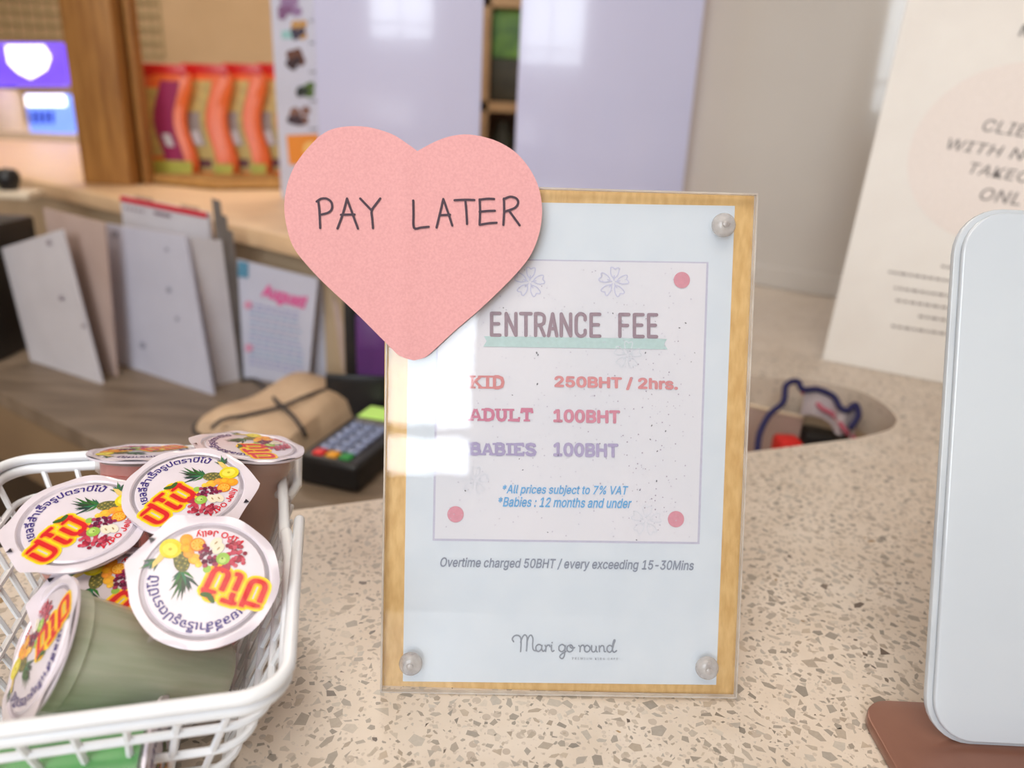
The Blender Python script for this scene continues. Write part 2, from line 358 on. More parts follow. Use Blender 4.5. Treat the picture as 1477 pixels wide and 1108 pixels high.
# stone chips set flush in the front part of the counter
def inside(p, poly):
    c = False; n = len(poly)
    for i in range(n):
        a = poly[i]; b = poly[i - 1]
        if (a.y > p[1]) != (b.y > p[1]) and p[0] < (b.x - a.x) * (p[1] - a.y) / (b.y - a.y) + a.x: c = not c
    return c
chip = MB(False); grid = {}; G = .005
tones = [(186, 172, 156), (178, 166, 152), (192, 178, 162), (168, 158, 146), (184, 174, 162), (200, 188, 174), (160, 150, 138), (188, 172, 154), (202, 192, 180)]
rare = [(104, 88, 76), (168, 138, 100), (120, 106, 94), (112, 100, 92)]
rr_ = random.Random(3)
def try_chip(r):
    x = rr_.uniform(-.34, .66); y = rr_.uniform(.14, .86)
    a = .02 + x / max(y, .1)
    if abs(x) > y * .9 + .06: return
    gx, gy = int(x // G), int(y // G)
    for i in range(gx - 1, gx + 2):
        for j in range(gy - 1, gy + 2):
            for (px, py, pr) in grid.get((i, j), ()):
                if (px - x) ** 2 + (py - y) ** 2 < (pr + r) ** 2 * .50: return
    if not all(inside((x + dx, y + dy), cpoly) for dx, dy in ((.004, 0), (-.004, 0), (0, .004), (0, -.004))): return
    grid.setdefault((gx, gy), []).append((x, y, r))
    n = rr_.choice((3, 4, 4, 5, 5)); el = rr_.uniform(.38, .9); ro = rr_.uniform(0, PI); st = rr_.uniform(0, 6)
    angs = sorted(st + 2 * PI * (k + rr_.uniform(-.32, .32)) / n for k in range(n))
    pts = []
    for an in angs:
        q = r * rr_.uniform(.8, 1.1); ux, uy = q * math.cos(an), q * el * math.sin(an)
        pts.append((x + ux * math.cos(ro) - uy * math.sin(ro), y + ux * math.sin(ro) + uy * math.cos(ro), .00006))
    t = rr_.choice(tones) if rr_.random() > .022 else rr_.choice(rare)
    k = rr_.uniform(.86, 1.02); chip.color(tuple(min(255, v * k) for v in t)); chip.poly(pts)
for r0, r1, n in ((.0030, .0046, 5200), (.0019, .0030, 22000), (.0011, .0018, 34000), (.0006, .0011, 16000)):
    for _ in range(n): try_chip(rr_.uniform(r0, r1))
co = chip.build('stone_chips', M_['chips'], ct); co['kind'] = 'stuff'

# raised ledge behind, with its front face
LT = .085
la, lb = V((-2.2, 2.46, 0)), V((-.15, .88, 0))
led = thing('raised_ledge', (-1.0, 1.9, -1.0), 'raised pale wood-toned service ledge behind the desk', 'counter')
lp = [la, lb, V((-.153, .95, 0)), V((-.105, 2.3, 0)), V((-1.4, 2.57, 0)), V((-2.2, 2.57, 0))]
MB().prism([p + V((0, 0, LT - .025)) for p in lp], (0, 0, .025)).build('ledge_top', M_['ledgetop'], led, bevel=.002)
MB().prism([p + V((0, 0, -1.0)) for p in [la + V((.0, .04, 0)), lb + V((-.004, .045, 0)), V((-.153, 2.3, 0)), V((-1.4, 2.57, 0)), V((-2.2, 2.57, 0))]], (0, 0, LT + 1.0 - .025)).build('ledge_body', M_['ledge'], led)

# low work desk between
DZ = -.12
desk = thing('work_desk', (-.3, .8, -1.0), 'low brown-grey work desk between the two counters', 'desk')
f0, f1 = PZ(0, 565, DZ), PZ(190, 660, DZ); dd = (f1 - f0).normalized(); A_ = f0 - dd * .6; B_ = f1 + dd * .42
dn = V((dd.y, -dd.x, 0))
lbn = (lb - la).normalized()
ey_ = lambda x: .384 + .38167 * (x + .296) + .004
ctr_ = V((.27, .69, 0))
arcs = [ctr_ + (p - ctr_) * .965 for p in arc]
dp = [A_, V((-.030, ey_(-.030), 0))] + [V((x, ey_(x), 0)) for x in (.05, .2, .29)] + arcs + [V((-.143, .893, 0)), V((-.16, .895, 0)), V((-1.45, 1.89, 0))]
dp = [V((p.x, p.y, DZ - .02)) for p in dp]
dk = MB().prism(dp, (0, 0, .02)).build('desk_top', M_['desk'], desk)
fa, fb = dp[0], dp[0] + (dp[1] - dp[0]) * .97
MB().prism([fa + V((0, 0, -.001)), fb + V((0, 0, -.001)), fb + V((0, 0, -.09)), fa + V((0, 0, -.09))], -dn * .015).build('apron', M_['desk_front'], desk)
MB().prism([V((p.x, p.y, -1.0)) for p in (A_ + V((0, .1, 0)), V((-.14, .62, 0)), V((-.18, .87, 0)), V((-1.2, 1.66, 0)))], (0, 0, 1.0 + DZ - .022)).build('desk_body', M_['dark'], desk)

# ================================================================== FAR BACKGROUND
def pane(pts, P0, n, thick):
    """prism whose front face shows the given pixels, standing in the plane through P0 with normal n"""
    n = V(n).normalized(); q = [PP(x, y, V(P0), n) for x, y in pts]
    off = -n if n.dot(CAM - V(P0)) > 0 else n
    return MB().prism(q, off * thick)
def hpoly(name, m, parent, pts, P0, n, thick=.002, **k): return pane(pts, P0, n, thick).build(name, m, parent, **k)
NY = V((0, -1, 0))
# cream counter and lit panels at the left
t = thing('cream_counter', (-1.75, 2.8, -1.0), 'cream counter below the glowing panels', 'counter')
zt = PY(50, 192, 2.6).z
MB().box((-2.6, 2.62, -1), (-1.48, 3.3, zt - .03)).build('body', M_['side'], t)
MB().box((-2.62, 2.6, zt - .03), (-1.455, 3.32, zt)).build('top', M_['cream'], t)
Yp = 2.62
t = thing('lit_sign_panel', PY(45, 125, Yp), 'violet glowing panel with a white round glow', 'sign')
def rr_px(x0, y0, x1, y1, r, sk=0, n=5):
    out = []
    for cx_, cy_, a0 in ((x1 - r, y0 + r, -90), (x1 - r, y1 - r, 0), (x0 + r, y1 - r, 90), (x0 + r, y0 + r, 180)):
        for k in range(n + 1):
            a = math.radians(a0 + 90 * k / n); out.append((cx_ + r * math.cos(a) + sk * (cy_ + r * math.sin(a) - y0), cy_ + r * math.sin(a)))
    return out
hpoly('violet_panel', M_['violet'], t, rr_px(-60, 62, 94, 124, 8, .06), (0, Yp, 0), NY, .03)
hpoly('glow_spot', M_['glow'], t, [(8, 66), (62, 66), (72, 82), (66, 100), (44, 113), (26, 104), (12, 90)], (0, Yp - .004, 0), NY, .003)
MB().box((-1.98, Yp + .04, zt), (-1.88, Yp + .06, zt + .32)).build('back_stand', M_['side'], t)
Yq = 2.66
t = thing('blue_display', PY(75, 191, Yq), 'small light blue glowing display on cream counter', 'display')
hpoly('screen', M_['sky'], t, [(36, 136), (98, 136), (104, 150), (110, 192), (44, 192)], (0, Yq, 0), NY, .03)
hpoly('bright_strip', M_['glow'], t, [(36, 137), (92, 137), (95, 153), (38, 153)], (0, Yq - .004, 0), NY, .003)
mb = MB().color((40, 60, 190))
for i in range(4): mb.poly([PP(x, y, V((0, Yq - .006, 0)), NY) for x, y in ((44 + i * 9, 160), (50 + i * 9, 160), (51 + i * 9, 178), (45 + i * 9, 178))])
mb.build('lettering', M_['ink'], t)
t = thing('brown_canister', PY(10, 190, 2.64), 'cream canister with dark brown top beside the blue display', 'canister')
c = PY(10, 190, 2.75); MB().lathe([(.03, 0), (.052, 0), (.054, .11), (.045, .13)], 20, Matrix.Translation(V((c.x, 2.76, zt + .0003)))).build('body', M_['cream'], t, True)
MB().lathe([(.046, .13), (.047, .15), (.02, .165)], 20, Matrix.Translation(V((c.x, 2.76, zt + .0003)))).build('lid', M_['brownb'], t, True)
# wire grids on the rear wall
def wire_grid(x0, y0, x1, y1, Yw, nx, ny, label):
    t = thing('wire_grid', PY((x0 + x1) / 2, y1, Yw), label, 'grid')
    mb = MB()
    a = PY(x0, y0, Yw); b = PY(x1, y1, Yw); xs = (a.x, b.x); zs = (b.z, a.z)
    for i in range(nx + 1):
        x = xs[0] + (xs[1] - xs[0]) * i / nx; mb.tube([(x, Yw, zs[0]), (x, Yw, zs[1])], .0035, 6)
    for i in range(ny + 1):
        z = zs[0] + (zs[1] - zs[0]) * i / ny; mb.tube([(xs[0], Yw, z), (xs[1], Yw, z)], .0035, 6)
    mb.build('wires', M_['wire'], t, True)
wire_grid(-40, -60, 92, 56, 3.985, 7, 6, 'green wire grid on the tan wall above the violet panel')
wire_grid(168, -60, 236, 82, 3.985, 4, 7, 'green wire grid on the tan wall beside the wooden post')

# shelf between the white boards
t = thing('product_shelf', (-.1, 2.7, -1.0), 'tan wooden shelf seen through the gap between the two lavender boards', 'shelf')
MB().box((-.42, 2.6, -1), (-.12, 2.62, .95)).box((.3, 2.6, -1), (.33, 2.9, .95)).build('side_board', M_['shelfwood'], t)
MB().box((-.44, 2.9, -1), (.33, 2.92, .95)).build('back_board', M_['brownb'], t)
for z in (.27, .575, .06): MB().box((-.42, 2.6, z - .03), (.3, 2.9, z)).build('shelf_board', M_['shelfwood'], t)
x = -.115
tag(MB().box((x, 2.64, .4005), (x + .12, 2.7, .542)).build('green_pack', M_['leaf'], bevel=.008, loc=(x, 2.64, .40)), 'green product pack on top of the dark pack, seen between the lavender boards', 'pack')
tag(MB().box((x, 2.63, .2705), (x + .12, 2.74, .40)).build('dark_pack', M_['dgreen'], bevel=.006, loc=(x, 2.63, .27)), 'dark pack under the green pack, seen between the lavender boards', 'pack')
x = -.07
for dx, m, lab in ((0, 'dgreen', 'dark green'), (.09, 'brownb', 'brown')):
    tag(MB().lathe([(.03, 0), (.038, 0), (.038, .10), (.02, .13), (.018, .15), (0, .15)], 16, Matrix.Translation((x + dx, 2.68, .0605))).build('storage_jar', M_[m], smooth=True, loc=(x + dx, 2.68, .06)), lab + ' jar on the lower shelf board between the lavender boards', 'jar')

# wooden post
pb = PY(120, 265, 1.465); t = thing('wooden_post', (-.78, 1.5, LT), 'square oak-coloured wooden post standing on the ledge', 'post')
MB().box((-.824, 1.465, LT), (-.733, 1.535, CZ)).build('shaft', M_['postwood'], t, bevel=.004)
MB().box((-.728, 1.50, LT), (-.716, 1.53, CZ)).build('batten', M_['postwood'], t, bevel=.002)

# pouches in a wooden tray
t = thing('wooden_tray', (-.66, 1.62, LT), 'shallow light wooden tray holding the orange pouches', 'tray')
u = V((-.88, .47, 0)).normalized(); v_ = V((.54, .84, 0)).normalized(); c0 = V((-.575, 1.445, LT))
def quadb(o, u, v, a0, a1, b0, b1, z0, z1): return [o + u * a0 + v * b0 + V((0, 0, z0)), o + u * a1 + v * b0 + V((0, 0, z0)), o + u * a1 + v * b1 + V((0, 0, z0)), o + u * a0 + v * b1 + V((0, 0, z0))], V((0, 0, z1 - z0))
c0 = V((-.575, 1.46, LT))
tu = V((-1, .42, 0)).normalized(); tv = V((.62, .78, 0)).normalized()
tu = V((-.92, .39, 0)).normalized(); tv = V((.86, .5, 0)).normalized()
for nm, (a0, a1, b0, b1, z0, z1) in (('base', (0, .2, 0, .26, 0, .005)), ('side', (0, .2, 0, .008, 0, .016)), ('side', (0, .008, .008, .26, 0, .016)), ('side', (.192, .2, .008, .26, 0, .016)), ('side', (.008, .192, .252, .26, 0, .016))):
    p, o_ = quadb(c0, tu, tv, a0, a1, b0, b1, z0 + .0002, z1); MB().prism(p, o_).build('tray_' + nm if nm == 'base' else 'rim', M_['traywood'], t)
def pouch(xl, xr, kind, Yw, label):
    zb = LT + .008; zt_ = PY(xl, 90, Yw).z; H = zt_ - zb; xc = (PY(xl, 170, Yw).x + PY(xr, 170, Yw).x) / 2; W = (PY(xr, 170, Yw).x - PY(xl, 170, Yw).x)
    t = thing('snack_pouch', (xc, Yw, zb), label, 'pouch', 'snack pouches in the wooden tray')
    n = 12
    def wav(s): return .009 * math.sin(s * 7.5 + .6)
    def dep(s): return .020 * (1 - s) ** .6 * (1 if s < .97 else .5) + .003
    vs = []; m_ = 10
    for i in range(n + 1):
        s_ = i / n; z = zb + H * .93 * s_
        for j in range(m_):
            a = 2 * PI * j / m_; ca, sa = math.cos(a), math.sin(a)
            vs.append(V((xc + wav(s_) + W * .56 * (abs(ca) ** .6) * (1 if ca > 0 else -1), Yw + .03 + dep(s_) * sa, z)))
    fs = [(i * m_ + j, i * m_ + (j + 1) % m_, (i + 1) * m_ + (j + 1) % m_, (i + 1) * m_ + j) for i in range(n) for j in range(m_)] + [tuple(range(m_))[::-1], tuple(range(n * m_, (n + 1) * m_))]
    MB().add(vs, fs).build('film', M_['orange'], t, True)
    MB().box((xc - W * .56, Yw + .026, zb + H * .885), (xc + W * .56, Yw + .034, zb + H)).build('top_seal', M_['pred'], t, bevel=.002)
    def face(s0, s1, a, b, nm, m, lift=.0025):
        L_, R_ = [], []
        for i in range(9):
            s_ = s0 + (s1 - s0) * i / 8; y = Yw + .03 - dep(s_) * 1.0 - lift; z = zb + H * .93 * s_
            L_.append(V((xc + wav(s_) + W * a, y, z))); R_.append(V((xc + wav(s_) + W * b, y, z)))
        mb = MB()
        for i in range(8): mb.prism([L_[i], R_[i], R_[i + 1], L_[i + 1]], (0, .002, 0))
        return mb.build(nm, m, t)
    if kind == 'plum':
        face(.12, .92, -.12, .32, 'plum_band', M_['plum']); face(.0, .16, -.5, .5, 'foot', M_['lime']); face(.30, .42, .02, .2, 'white_mark', M_['sheet'], .005)
        face(.2, .85, -.5, -.14, 'clear_side', M_['window'])
    else:
        face(.05, .92, -.48, .10, 'window', M_['window']); face(.30, .62, -.42, -.02, 'label', M_['label'], .004); face(.31, .44, -.30, -.1, 'white_mark', M_['sheet'], .006)
        face(.09, .17, -.46, 0, 'maroon_band', M_['maroon'], .004); face(.0, .13, .06, .5, 'foot', M_['lime'])
pouch(200, 262, 'plum', 1.58, 'orange snack pouch with a plum side band, next to the wooden post')
pouch(262, 322, 'o', 1.62, 'orange snack pouch with clear window, directly beside the plum-banded pouch')
pouch(322, 372, 'o', 1.66, 'orange snack pouch with clear window, third pouch from the wooden post')
pouch(372, 420, 'o', 1.70, 'orange snack pouch with clear window, nearest to the picture menu strip')

# picture menu strip
Ym = 1.40
t = thing('menu_strip', PY(430, 262, Ym), 'narrow white menu strip with dessert pictures beside the left lavender board', 'menu board')
a = PY(390, 0, Ym); x0 = a.x; xR = x0 + .13
MB().box((x0, Ym, LT), (xR, Ym + .01, .60)).build('panel', M_['sheet_b'], t)
mb = MB(); fn = lambda x, y: PP(x, y, V((0, Ym - .0008, 0)), NY)
fn2 = lambda x, y: PP(x, y, V((0, Ym - .0016, 0)), NY)
for (x, y, r, c, c2) in ((434, 44, 13, (196, 150, 90), (70, 62, 80)), (428, 86, 14, (104, 66, 52), (60, 40, 44)), (442, 128, 12, (86, 110, 50), (46, 50, 44)), (432, 168, 14, (132, 96, 84), (70, 52, 60)), (420, 12, 15, (150, 120, 160), (130, 90, 130))):
    mb.color(c)
    for q in range(9):
        disc(mb, (x + random.uniform(-.7, .7) * r, y + random.uniform(-.8, .6) * r), r * .5, fn, 10)
    mb.color(c2)
    for q in range(5): disc(mb, (x - r * .4 + random.uniform(-.5, .5) * r, y + random.uniform(0, .8) * r), r * .42, fn2, 10)
mb.color((150, 196, 196)).poly([fn(*p) for p in ((406, 44), (422, 44), (422, 56), (406, 56))])
mb.color((228, 140, 50)).poly([fn(*p) for p in ((413, 195), (462, 193), (462, 237), (417, 238))])
mb.color((240, 190, 110)); disc(mb, (448, 215), 11, fn2, 14)
mb.color((96, 96, 110))
for y in (30, 62, 104, 146, 186): ribbon(mb, [(446, y), (458, y)], 2, fn2, False)
mb.build('picture_print', M_['ink'], t)

# lavender boards
for nm, x0, x1, Yw, z0, lab in (('L', PY(455, 100, 1.25).x, PY(695, 100, 1.25).x, 1.25, LT, 'glossy lavender-white board standing behind the pink heart'), ('R', PY(751, 20, 1.3).x, .267, 1.30, .0, 'glossy lavender-white board standing behind the price sign, next to the curved white column')):
    t = thing('display_board', ((x0 + x1) / 2, Yw, z0), lab, 'board')
    zz = z0 + .0005
    MB().box((x0, Yw, zz), (x1, Yw + .012, .75)).build('panel', M_['lavender'], t, bevel=.002)
    MB().box((x0 + .03, Yw + .012, zz), (x1 - .03, Yw + .07, zz + .01)).build('foot', M_['lavender'], t)
# curved white column
t = thing('curved_column', (.72, 1.76, 0), 'round glossy white column behind the leaning notice', 'column')
cc_ = V((.76, 1.70, 0)); R_c = .585
prof = [(R_c + .004, .001), (R_c + .004, .03), (R_c, .034), (R_c, CZ - .002)]
MB().lathe(prof, 96, Matrix.Translation(cc_)).build('shell', M_['column'], t, True)

# ================================================================== DESK ITEMS
def sheet(name, pts, label, m, cat='holder', thick=.004, zb=DZ, group=None, dback=0.0, prints=None, yaw=None):
    """standing sheet; first two points are the bottom edge on the desk"""
    a, b = PZ(*pts[0], zb), PZ(*pts[1], zb)
    e = (b - a).normalized(); n = V((e.y, -e.x, 0))
    if n.dot(CAM - a) < 0: n = -n
    t = thing(name, (a + b) / 2, label, cat, group)
    pane(pts, a, n, thick).build('sheet', m, t)
    if prints: prints(t, a, n)
    return t, a, n
t, a, n = sheet('document_divider', [(44, 520), (146, 554), (88, 331), (2, 358)], 'white document divider leaning next to the dark box', M_['sheet'])
def spots(t, a, n, ps, col):
    mb = MB().color(col)
    for x, y, r in ps: disc(mb, (x, y), r, lambda X_, Y_: PP(X_, Y_, a + n * .0015, n), 12)
    mb.build('spot_print', M_['ink'], t)['kind'] = 'stuff'
spots(t, a, n, ((70, 350, 4), (88, 430, 4), (120, 470, 3)), (160, 150, 160))
sheet('mauve_divider', [(100, 521), (168, 543), (150, 322), (62, 300)], 'mauve translucent divider between the two white dividers', M_['mauve'], thick=.003)
t, a, n = sheet('white_divider', [(170, 524), (307, 570), (266, 341), (148, 322)], 'broad white divider with faint spots, in the middle of the desk rack', M_['sheet_b'])
spots(t, a, n, ((243, 418, 4), (205, 498, 5), (165, 338, 5), (255, 460, 3), (240, 360, 3)), (158, 158, 176))
def cal_print(t, a, n):
    f = lambda X_, Y_: PP(X_, Y_, a + n * .0015, n)
    mb = MB().color((206, 34, 52)).poly([f(173, 282), f(299, 307), f(298, 315), (f(173, 290))])
    mb.color((120, 96, 110))
    for i in range(5): ribbon(mb, [(180 + i * 6, 300 + i * 1.2), (183 + i * 6, 300.6 + i * 1.2)], 3, f, False)
    ribbon(mb, [(222, 307), (246, 312)], 4, f, False)
    mb.color((70, 60, 70))
    for i in range(9): ribbon(mb, [(196 + i * 3, 281 + i * .6), (196 + i * 3, 286 + i * .6)], 1.2, lambda X_, Y_: PP(X_, Y_, a + n * .0022, n)); ribbon(mb, [(262 + i * 3, 294 + i * .6), (262 + i * 3, 299 + i * .6)], 1.2, lambda X_, Y_: PP(X_, Y_, a + n * .0022, n))
    mb.build('calendar_print', M_['ink'], t)
sheet('desk_calendar', [(196, 508), (318, 540), (299, 307), (173, 282)], 'white calendar with a red top band standing behind the broad white divider', M_['sheet'], 'calendar', .006, prints=cal_print)
sheet('slim_divider', [(312, 556), (346, 548), (320, 347), (274, 343)], 'narrow white divider beside the broad white one', M_['sheet'], thick=.004)
for i, lab in enumerate(('tallest thin grey divider, right behind the slim white one', 'middle one of the three thin grey dividers', 'shortest thin grey divider, next to the August leaflet')):
    sheet('grey_divider', [(338 + i * 6, 548 - i * 2), (346 + i * 6, 546 - i * 2), (318 + i * 9, 290 + i * 22), (306 + i * 9, 286 + i * 22)], lab, M_['grey'], thick=.002, group='thin grey dividers in the desk rack')
def aug_print(t, a, n):
    f = lambda X_, Y_: PP(X_, Y_, a + n * .0015, n)
    mb = MB().color((222, 104, 160)); put_text(mb, 'August!', (376, 432), (442, 452), (378, 408), f, .045, .3)
    mb.color((88, 140, 168)); mb.poly([f(343, 376), f(358, 379), f(358, 401), f(343, 399)])
    rnd = random.Random(4)
    for i in range(14):
        y = 446 + i * 6.6; mb.color(rnd.choice(((150, 150, 196), (168, 160, 190), (140, 170, 200))))
        x = 360
        while x < 432:
            l = rnd.uniform(5, 12); ribbon(mb, [(x, y + (x - 360) * .2 - 8), (min(x + l, 436), y + (min(x + l, 436) - 360) * .2 - 8)], 2.0, f, False); x += l + 3
    mb.color((214, 150, 176)); disc(mb, (358, 440), 6, f); disc(mb, (359, 502), 6, f)
    mb.build('leaflet_print', M_['ink'], t)['kind'] = 'stuff'
sheet('august_leaflet', [(352, 545), (444, 560), (458, 402), (342, 374)], 'white leaflet with a pink heading and fine print', M_['sheet_b'], 'leaflet', .002, prints=aug_print)
sheet('folded_card', [(450, 552), (504, 552), (478, 432), (458, 402)], 'grey-lavender folded card leaning beside the leaflet', M_['sheet_b'], 'card', .004)
sheet('taupe_card', [(498, 562), (512, 562), (488, 440), (478, 424)], 'taupe card edge between the folded card and the purple cup', M_['mauve'], 'card', .004)
# dark boxes
a = PZ(-30, 505, DZ); b = PZ(46, 522, DZ)
t = MB().box((-1.02, 1.02, DZ + .0004), (-.735, 1.16, .07)).build('dark_box', M_['dark'], bevel=.004, loc=(-.87, 1.1, DZ)); tag(t, 'dark box behind the first white divider', 'box')
p = PZ(545, 545, DZ)
bx_ = PY(497, 480, .90).x
t = thing('black_device', (-.17, .90, DZ), 'black upright device behind the purple box', 'device')
MB().box((bx_, .893, DZ + .0004), (-.152, .912, .055)).build('body', M_['dark'], t, bevel=.004)
MB().box((bx_ + .01, .889, -.02), (-.156, .8928, .045)).build('screen_face', M_['black'], t)
pc = PY(513, 500, .87); pe = PY(562, 500, .87)
t = thing('purple_box', (pc.x, .87, DZ), 'purple plastic box behind the card terminal', 'box')
MB().box((pc.x, .868, DZ + .0005), (pe.x, .887, PY(530, 455, .87).z)).build('body', M_['purple'], t, bevel=.004)
MB().box((pc.x + .003, .8665, DZ + .05), (pe.x - .003, .868, DZ + .10)).build('front_panel', M_['purple'], t)
t = thing('shade_panel', (-.2, .862, DZ), 'added low black panel standing in for the shade between the purple box and the card terminal', 'panel')  # black sheet added to darken the shadowed gap behind the terminal
x_ = PY(470, 545, .862).x
MB().box((x_, .8585, DZ + .0005), (-.15, .8655, PY(500, 541, .86).z)).build('body', M_['black'], t, bevel=.002)
MB().box((x_ + .006, .8575, DZ + .01), (-.156, .8585, PY(500, 541, .86).z - .006)).build('face', M_['dark'], t)

# beige pouch with cord
po = thing('canvas_pouch', PZ(385, 600, DZ), 'beige canvas pouch tied with a dark cord lying on the desk', 'pouch')
A0 = PZ(262, 628, -.100); A1 = PZ(428, 520, -.070); A2 = PZ(500, 575, -.075); A3 = PZ(440, 668, -.105)
ctr = (A0 + A1 + A2 + A3) / 4
eu = (A1 - A0).normalized(); ev = (A3 - A0); ev = (ev - eu * ev.dot(eu)); ev.z = 0; ev.normalize(); ev.z = 0
L1 = (A1 - A0).length; L2 = abs((A3 - A0).dot(ev)) * .9
O = V((A0.x, A0.y, DZ))
eu.z = 0; eu.normalize(); wv = V((0, 0, 1))
mb = MB(); nu, nv = 18, 12; vs = []
def ptop(s_, q):
    h = .046 * (max(0, 1 - abs(2 * s_ - 1) ** 9)) ** .5 * (max(0, 1 - abs(2 * q - 1) ** 5)) ** .5 * (1 - .25 * s_ * 0)
    ru = L2 * (1 - .12 * s_)
    return O + eu * (L1 * s_) + ev * (ru * q) + wv * (.001 + h * (1 + .08 * math.sin(9 * s_ + 4 * q)))
def pbot(s_, q): 
    p = ptop(s_, q); p.z = DZ + .001; return p
vs = [ptop(i / nu, j / nv) for i in range(nu + 1) for j in range(nv + 1)] + [pbot(i / nu, j / nv) for i in range(nu + 1) for j in range(nv + 1)]
K = (nu + 1) * (nv + 1); fs = []
for i in range(nu):
    for j in range(nv):
        q = (i * (nv + 1) + j, i * (nv + 1) + j + 1, (i + 1) * (nv + 1) + j + 1, (i + 1) * (nv + 1) + j); fs.append(q[::-1]); fs.append(tuple(k + K for k in q))
MB().add(vs, fs).build('bag', M_['canvas'], po, True)
def over(pix):
    out = []
    for x, y in pix:
        p = PZ(x, y, -.088); d = p - O; s_ = d.dot(eu) / L1; q = d.dot(ev) / L2
        z = ptop(min(max(s_, 0), 1), min(max(q, 0), 1)).z if -0.02 < s_ < 1.02 and -0.02 < q < 1.02 else DZ
        g = PZ(x, y, max(z, DZ) + .003); out.append(g)
    return out
MB().tube(smooth_path(over([(350, 548), (368, 548), (382, 560), (400, 580), (422, 600), (438, 622), (442, 636)]), 4), .0024, 8).build('cord', M_['cord'], po, True)
MB().tube(smooth_path(over([(306, 617), (322, 605), (350, 600), (385, 592), (410, 585), (440, 572), (474, 560)]), 4), .0022, 8).build('cord', M_['cord'], po, True)
cpx = [(296 + 17 * math.cos(a), 619 + 11 * math.sin(a)) for a in [k * .5 for k in range(26)]]
MB().tube([PZ(x, y, -.100 + .0003 * i) for i, (x, y) in enumerate(cpx)], .0022, 8).build('cord_coil', M_['cord'], po, True)

# card terminal
T0 = PZ(427, 657, -.088); T1 = PZ(506, 704, -.088)
ty = PZ(507, 568, -.088) - T0; ty.z = 0; ty.normalize(); ty = Matrix.Rotation(math.radians(-11), 3, 'Z') @ ty; tx = V((ty.y, -ty.x, 0)); tw = .070
tm = Matrix(((tx.x, ty.x, 0, T0.x), (tx.y, ty.y, 0, T0.y), (0, 0, 1, DZ + .0005), (0, 0, 0, 1)))
t = thing('card_terminal', (T0.x, T0.y, DZ), 'black card payment terminal with red, amber and green keys', 'payment terminal')
hT = .032; TL = .155
mb = MB().box((0, 0, 0), (tw, TL, hT), tm); mb.build('body', M_['black'], t, bevel=.006, seg=3)
kw = tw / 4.2
def kbox(i, j, m, nm='key', sc=1, wx=None):
    x = .012 + i * (tw - .024) / 3; y = .008 + j * .0155
    MB().box((x + .0015, y, hT - .001), (x + (tw - .024) / 3 - .0015, y + .012, hT + .0028), tm).build(nm, m, t, bevel=.001)
kbox(0, 0, M_['kred']); kbox(1, 0, M_['kyel']); kbox(2, 0, M_['kgrn'])
for j in range(1, 6):
    for i in range(3): kbox(i, j, M_['key'])
sp_ = MB().color((40, 44, 70))
for j in range(1, 6):
    for i in range(3):
        x = .012 + (i + .5) * (tw - .024) / 3; y = .014 + j * .0155
        disc(sp_, (x, y), .0022, lambda X_, Y_: tm @ V((X_, Y_, hT + .0032)), 8)
sp_.build('key_print', M_['ink'], t)
MB().box((.010, .102, hT - .001), (tw - .010, .111, hT + .0015), tm).build('button_bar', M_['grey'], t, bevel=.001)
MB().box((.008, .116, hT - .001), (tw - .008, .149, hT + .001), tm).build('screen', M_['screen'], t)

# small knob on paper at far left
pk = PZ(16, 285, LT)
t = thing('wood_block', (pk.x, pk.y, LT), 'small pale block on the ledge under the dark round ornament', 'block')
MB().box((pk.x - .05, pk.y - .02, LT), (pk.x + .04, pk.y + .025, LT + .012)).build('body', M_['cream'], t, bevel=.002)
t = thing('table_ornament', (pk.x, pk.y, LT + .012), 'small dark round ornament with a green side piece on the pale block', 'ornament')
pq = PD(18, 276, (M_ and 1.35))
MB().lathe([(0, 0), (.012, 0), (.014, .006), (.017, .012), (.018, .022), (.013, .031), (0, .034)], 20, Matrix.Translation((pk.x, pk.y, LT + .0123))).build('body', M_['dark'], t, True)
MB().box((pk.x - .045, pk.y - .006, LT + .0123), (pk.x - .019, pk.y + .006, LT + .024)).build('green_piece', mat('dark_green', (20, 120, 90), .5), t, bevel=.002)

# recess items on the desk level
t = thing('piped_bag', PZ(1170, 620, -.07), 'white bag with a wavy navy rim in the counter cut-out', 'bag')
zr = -.035
rim_px = [(1092, 655), (1096, 625), (1110, 598), (1130, 580), (1134, 556), (1150, 550), (1158, 562), (1180, 562), (1202, 572), (1212, 588), (1222, 592), (1234, 584), (1238, 600), (1228, 616)]
def zrim(y): return -.045 + (655 - y) / 105 * .050
rim = smooth_path([PZ(x, y, zrim(y)) for x, y in rim_px], 5)
MB().tube(rim, .0032, 8).build('navy_rim', M_['navy'], t, True)
wall_ = MB()
for i in range(len(rim) // 2 - 2, len(rim) - 1):
    a, b = rim[i], rim[i + 1]; k = V((0, 0, -.028)); wall_.prism([a, b, b + k, a + k], (.001, .001, 0))
wall_.build('bag_wall', M_['white_cloth'], t)
MB().tube(smooth_path([PZ(x, y, zrim(y) - .006) for x, y in ((1158, 566), (1172, 572), (1184, 588), (1204, 600), (1218, 620), (1232, 632))], 4), .0026, 8).build('pink_trim', M_['pink'], t, True)
t = MB().box((0, 0, 0), (.026, .03, .0695), Matrix.Translation(PZ(1143, 638, -.05) + V((-.013, -.004, -.0695)))).build('red_packet', M_['redthing'], bevel=.006, loc=PZ(1128, 640, DZ)); tag(t, 'small red packet lying inside the counter cut-out', 'packet')
pbx = PZ(1110, 610, -.06)
t = thing('white_box', V((pbx.x, pbx.y, DZ)), 'open beige box inside the counter cut-out with a pale edge', 'box')
bx0 = PZ(1080, 585, -.035); bx1 = PZ(1158, 602, -.035)
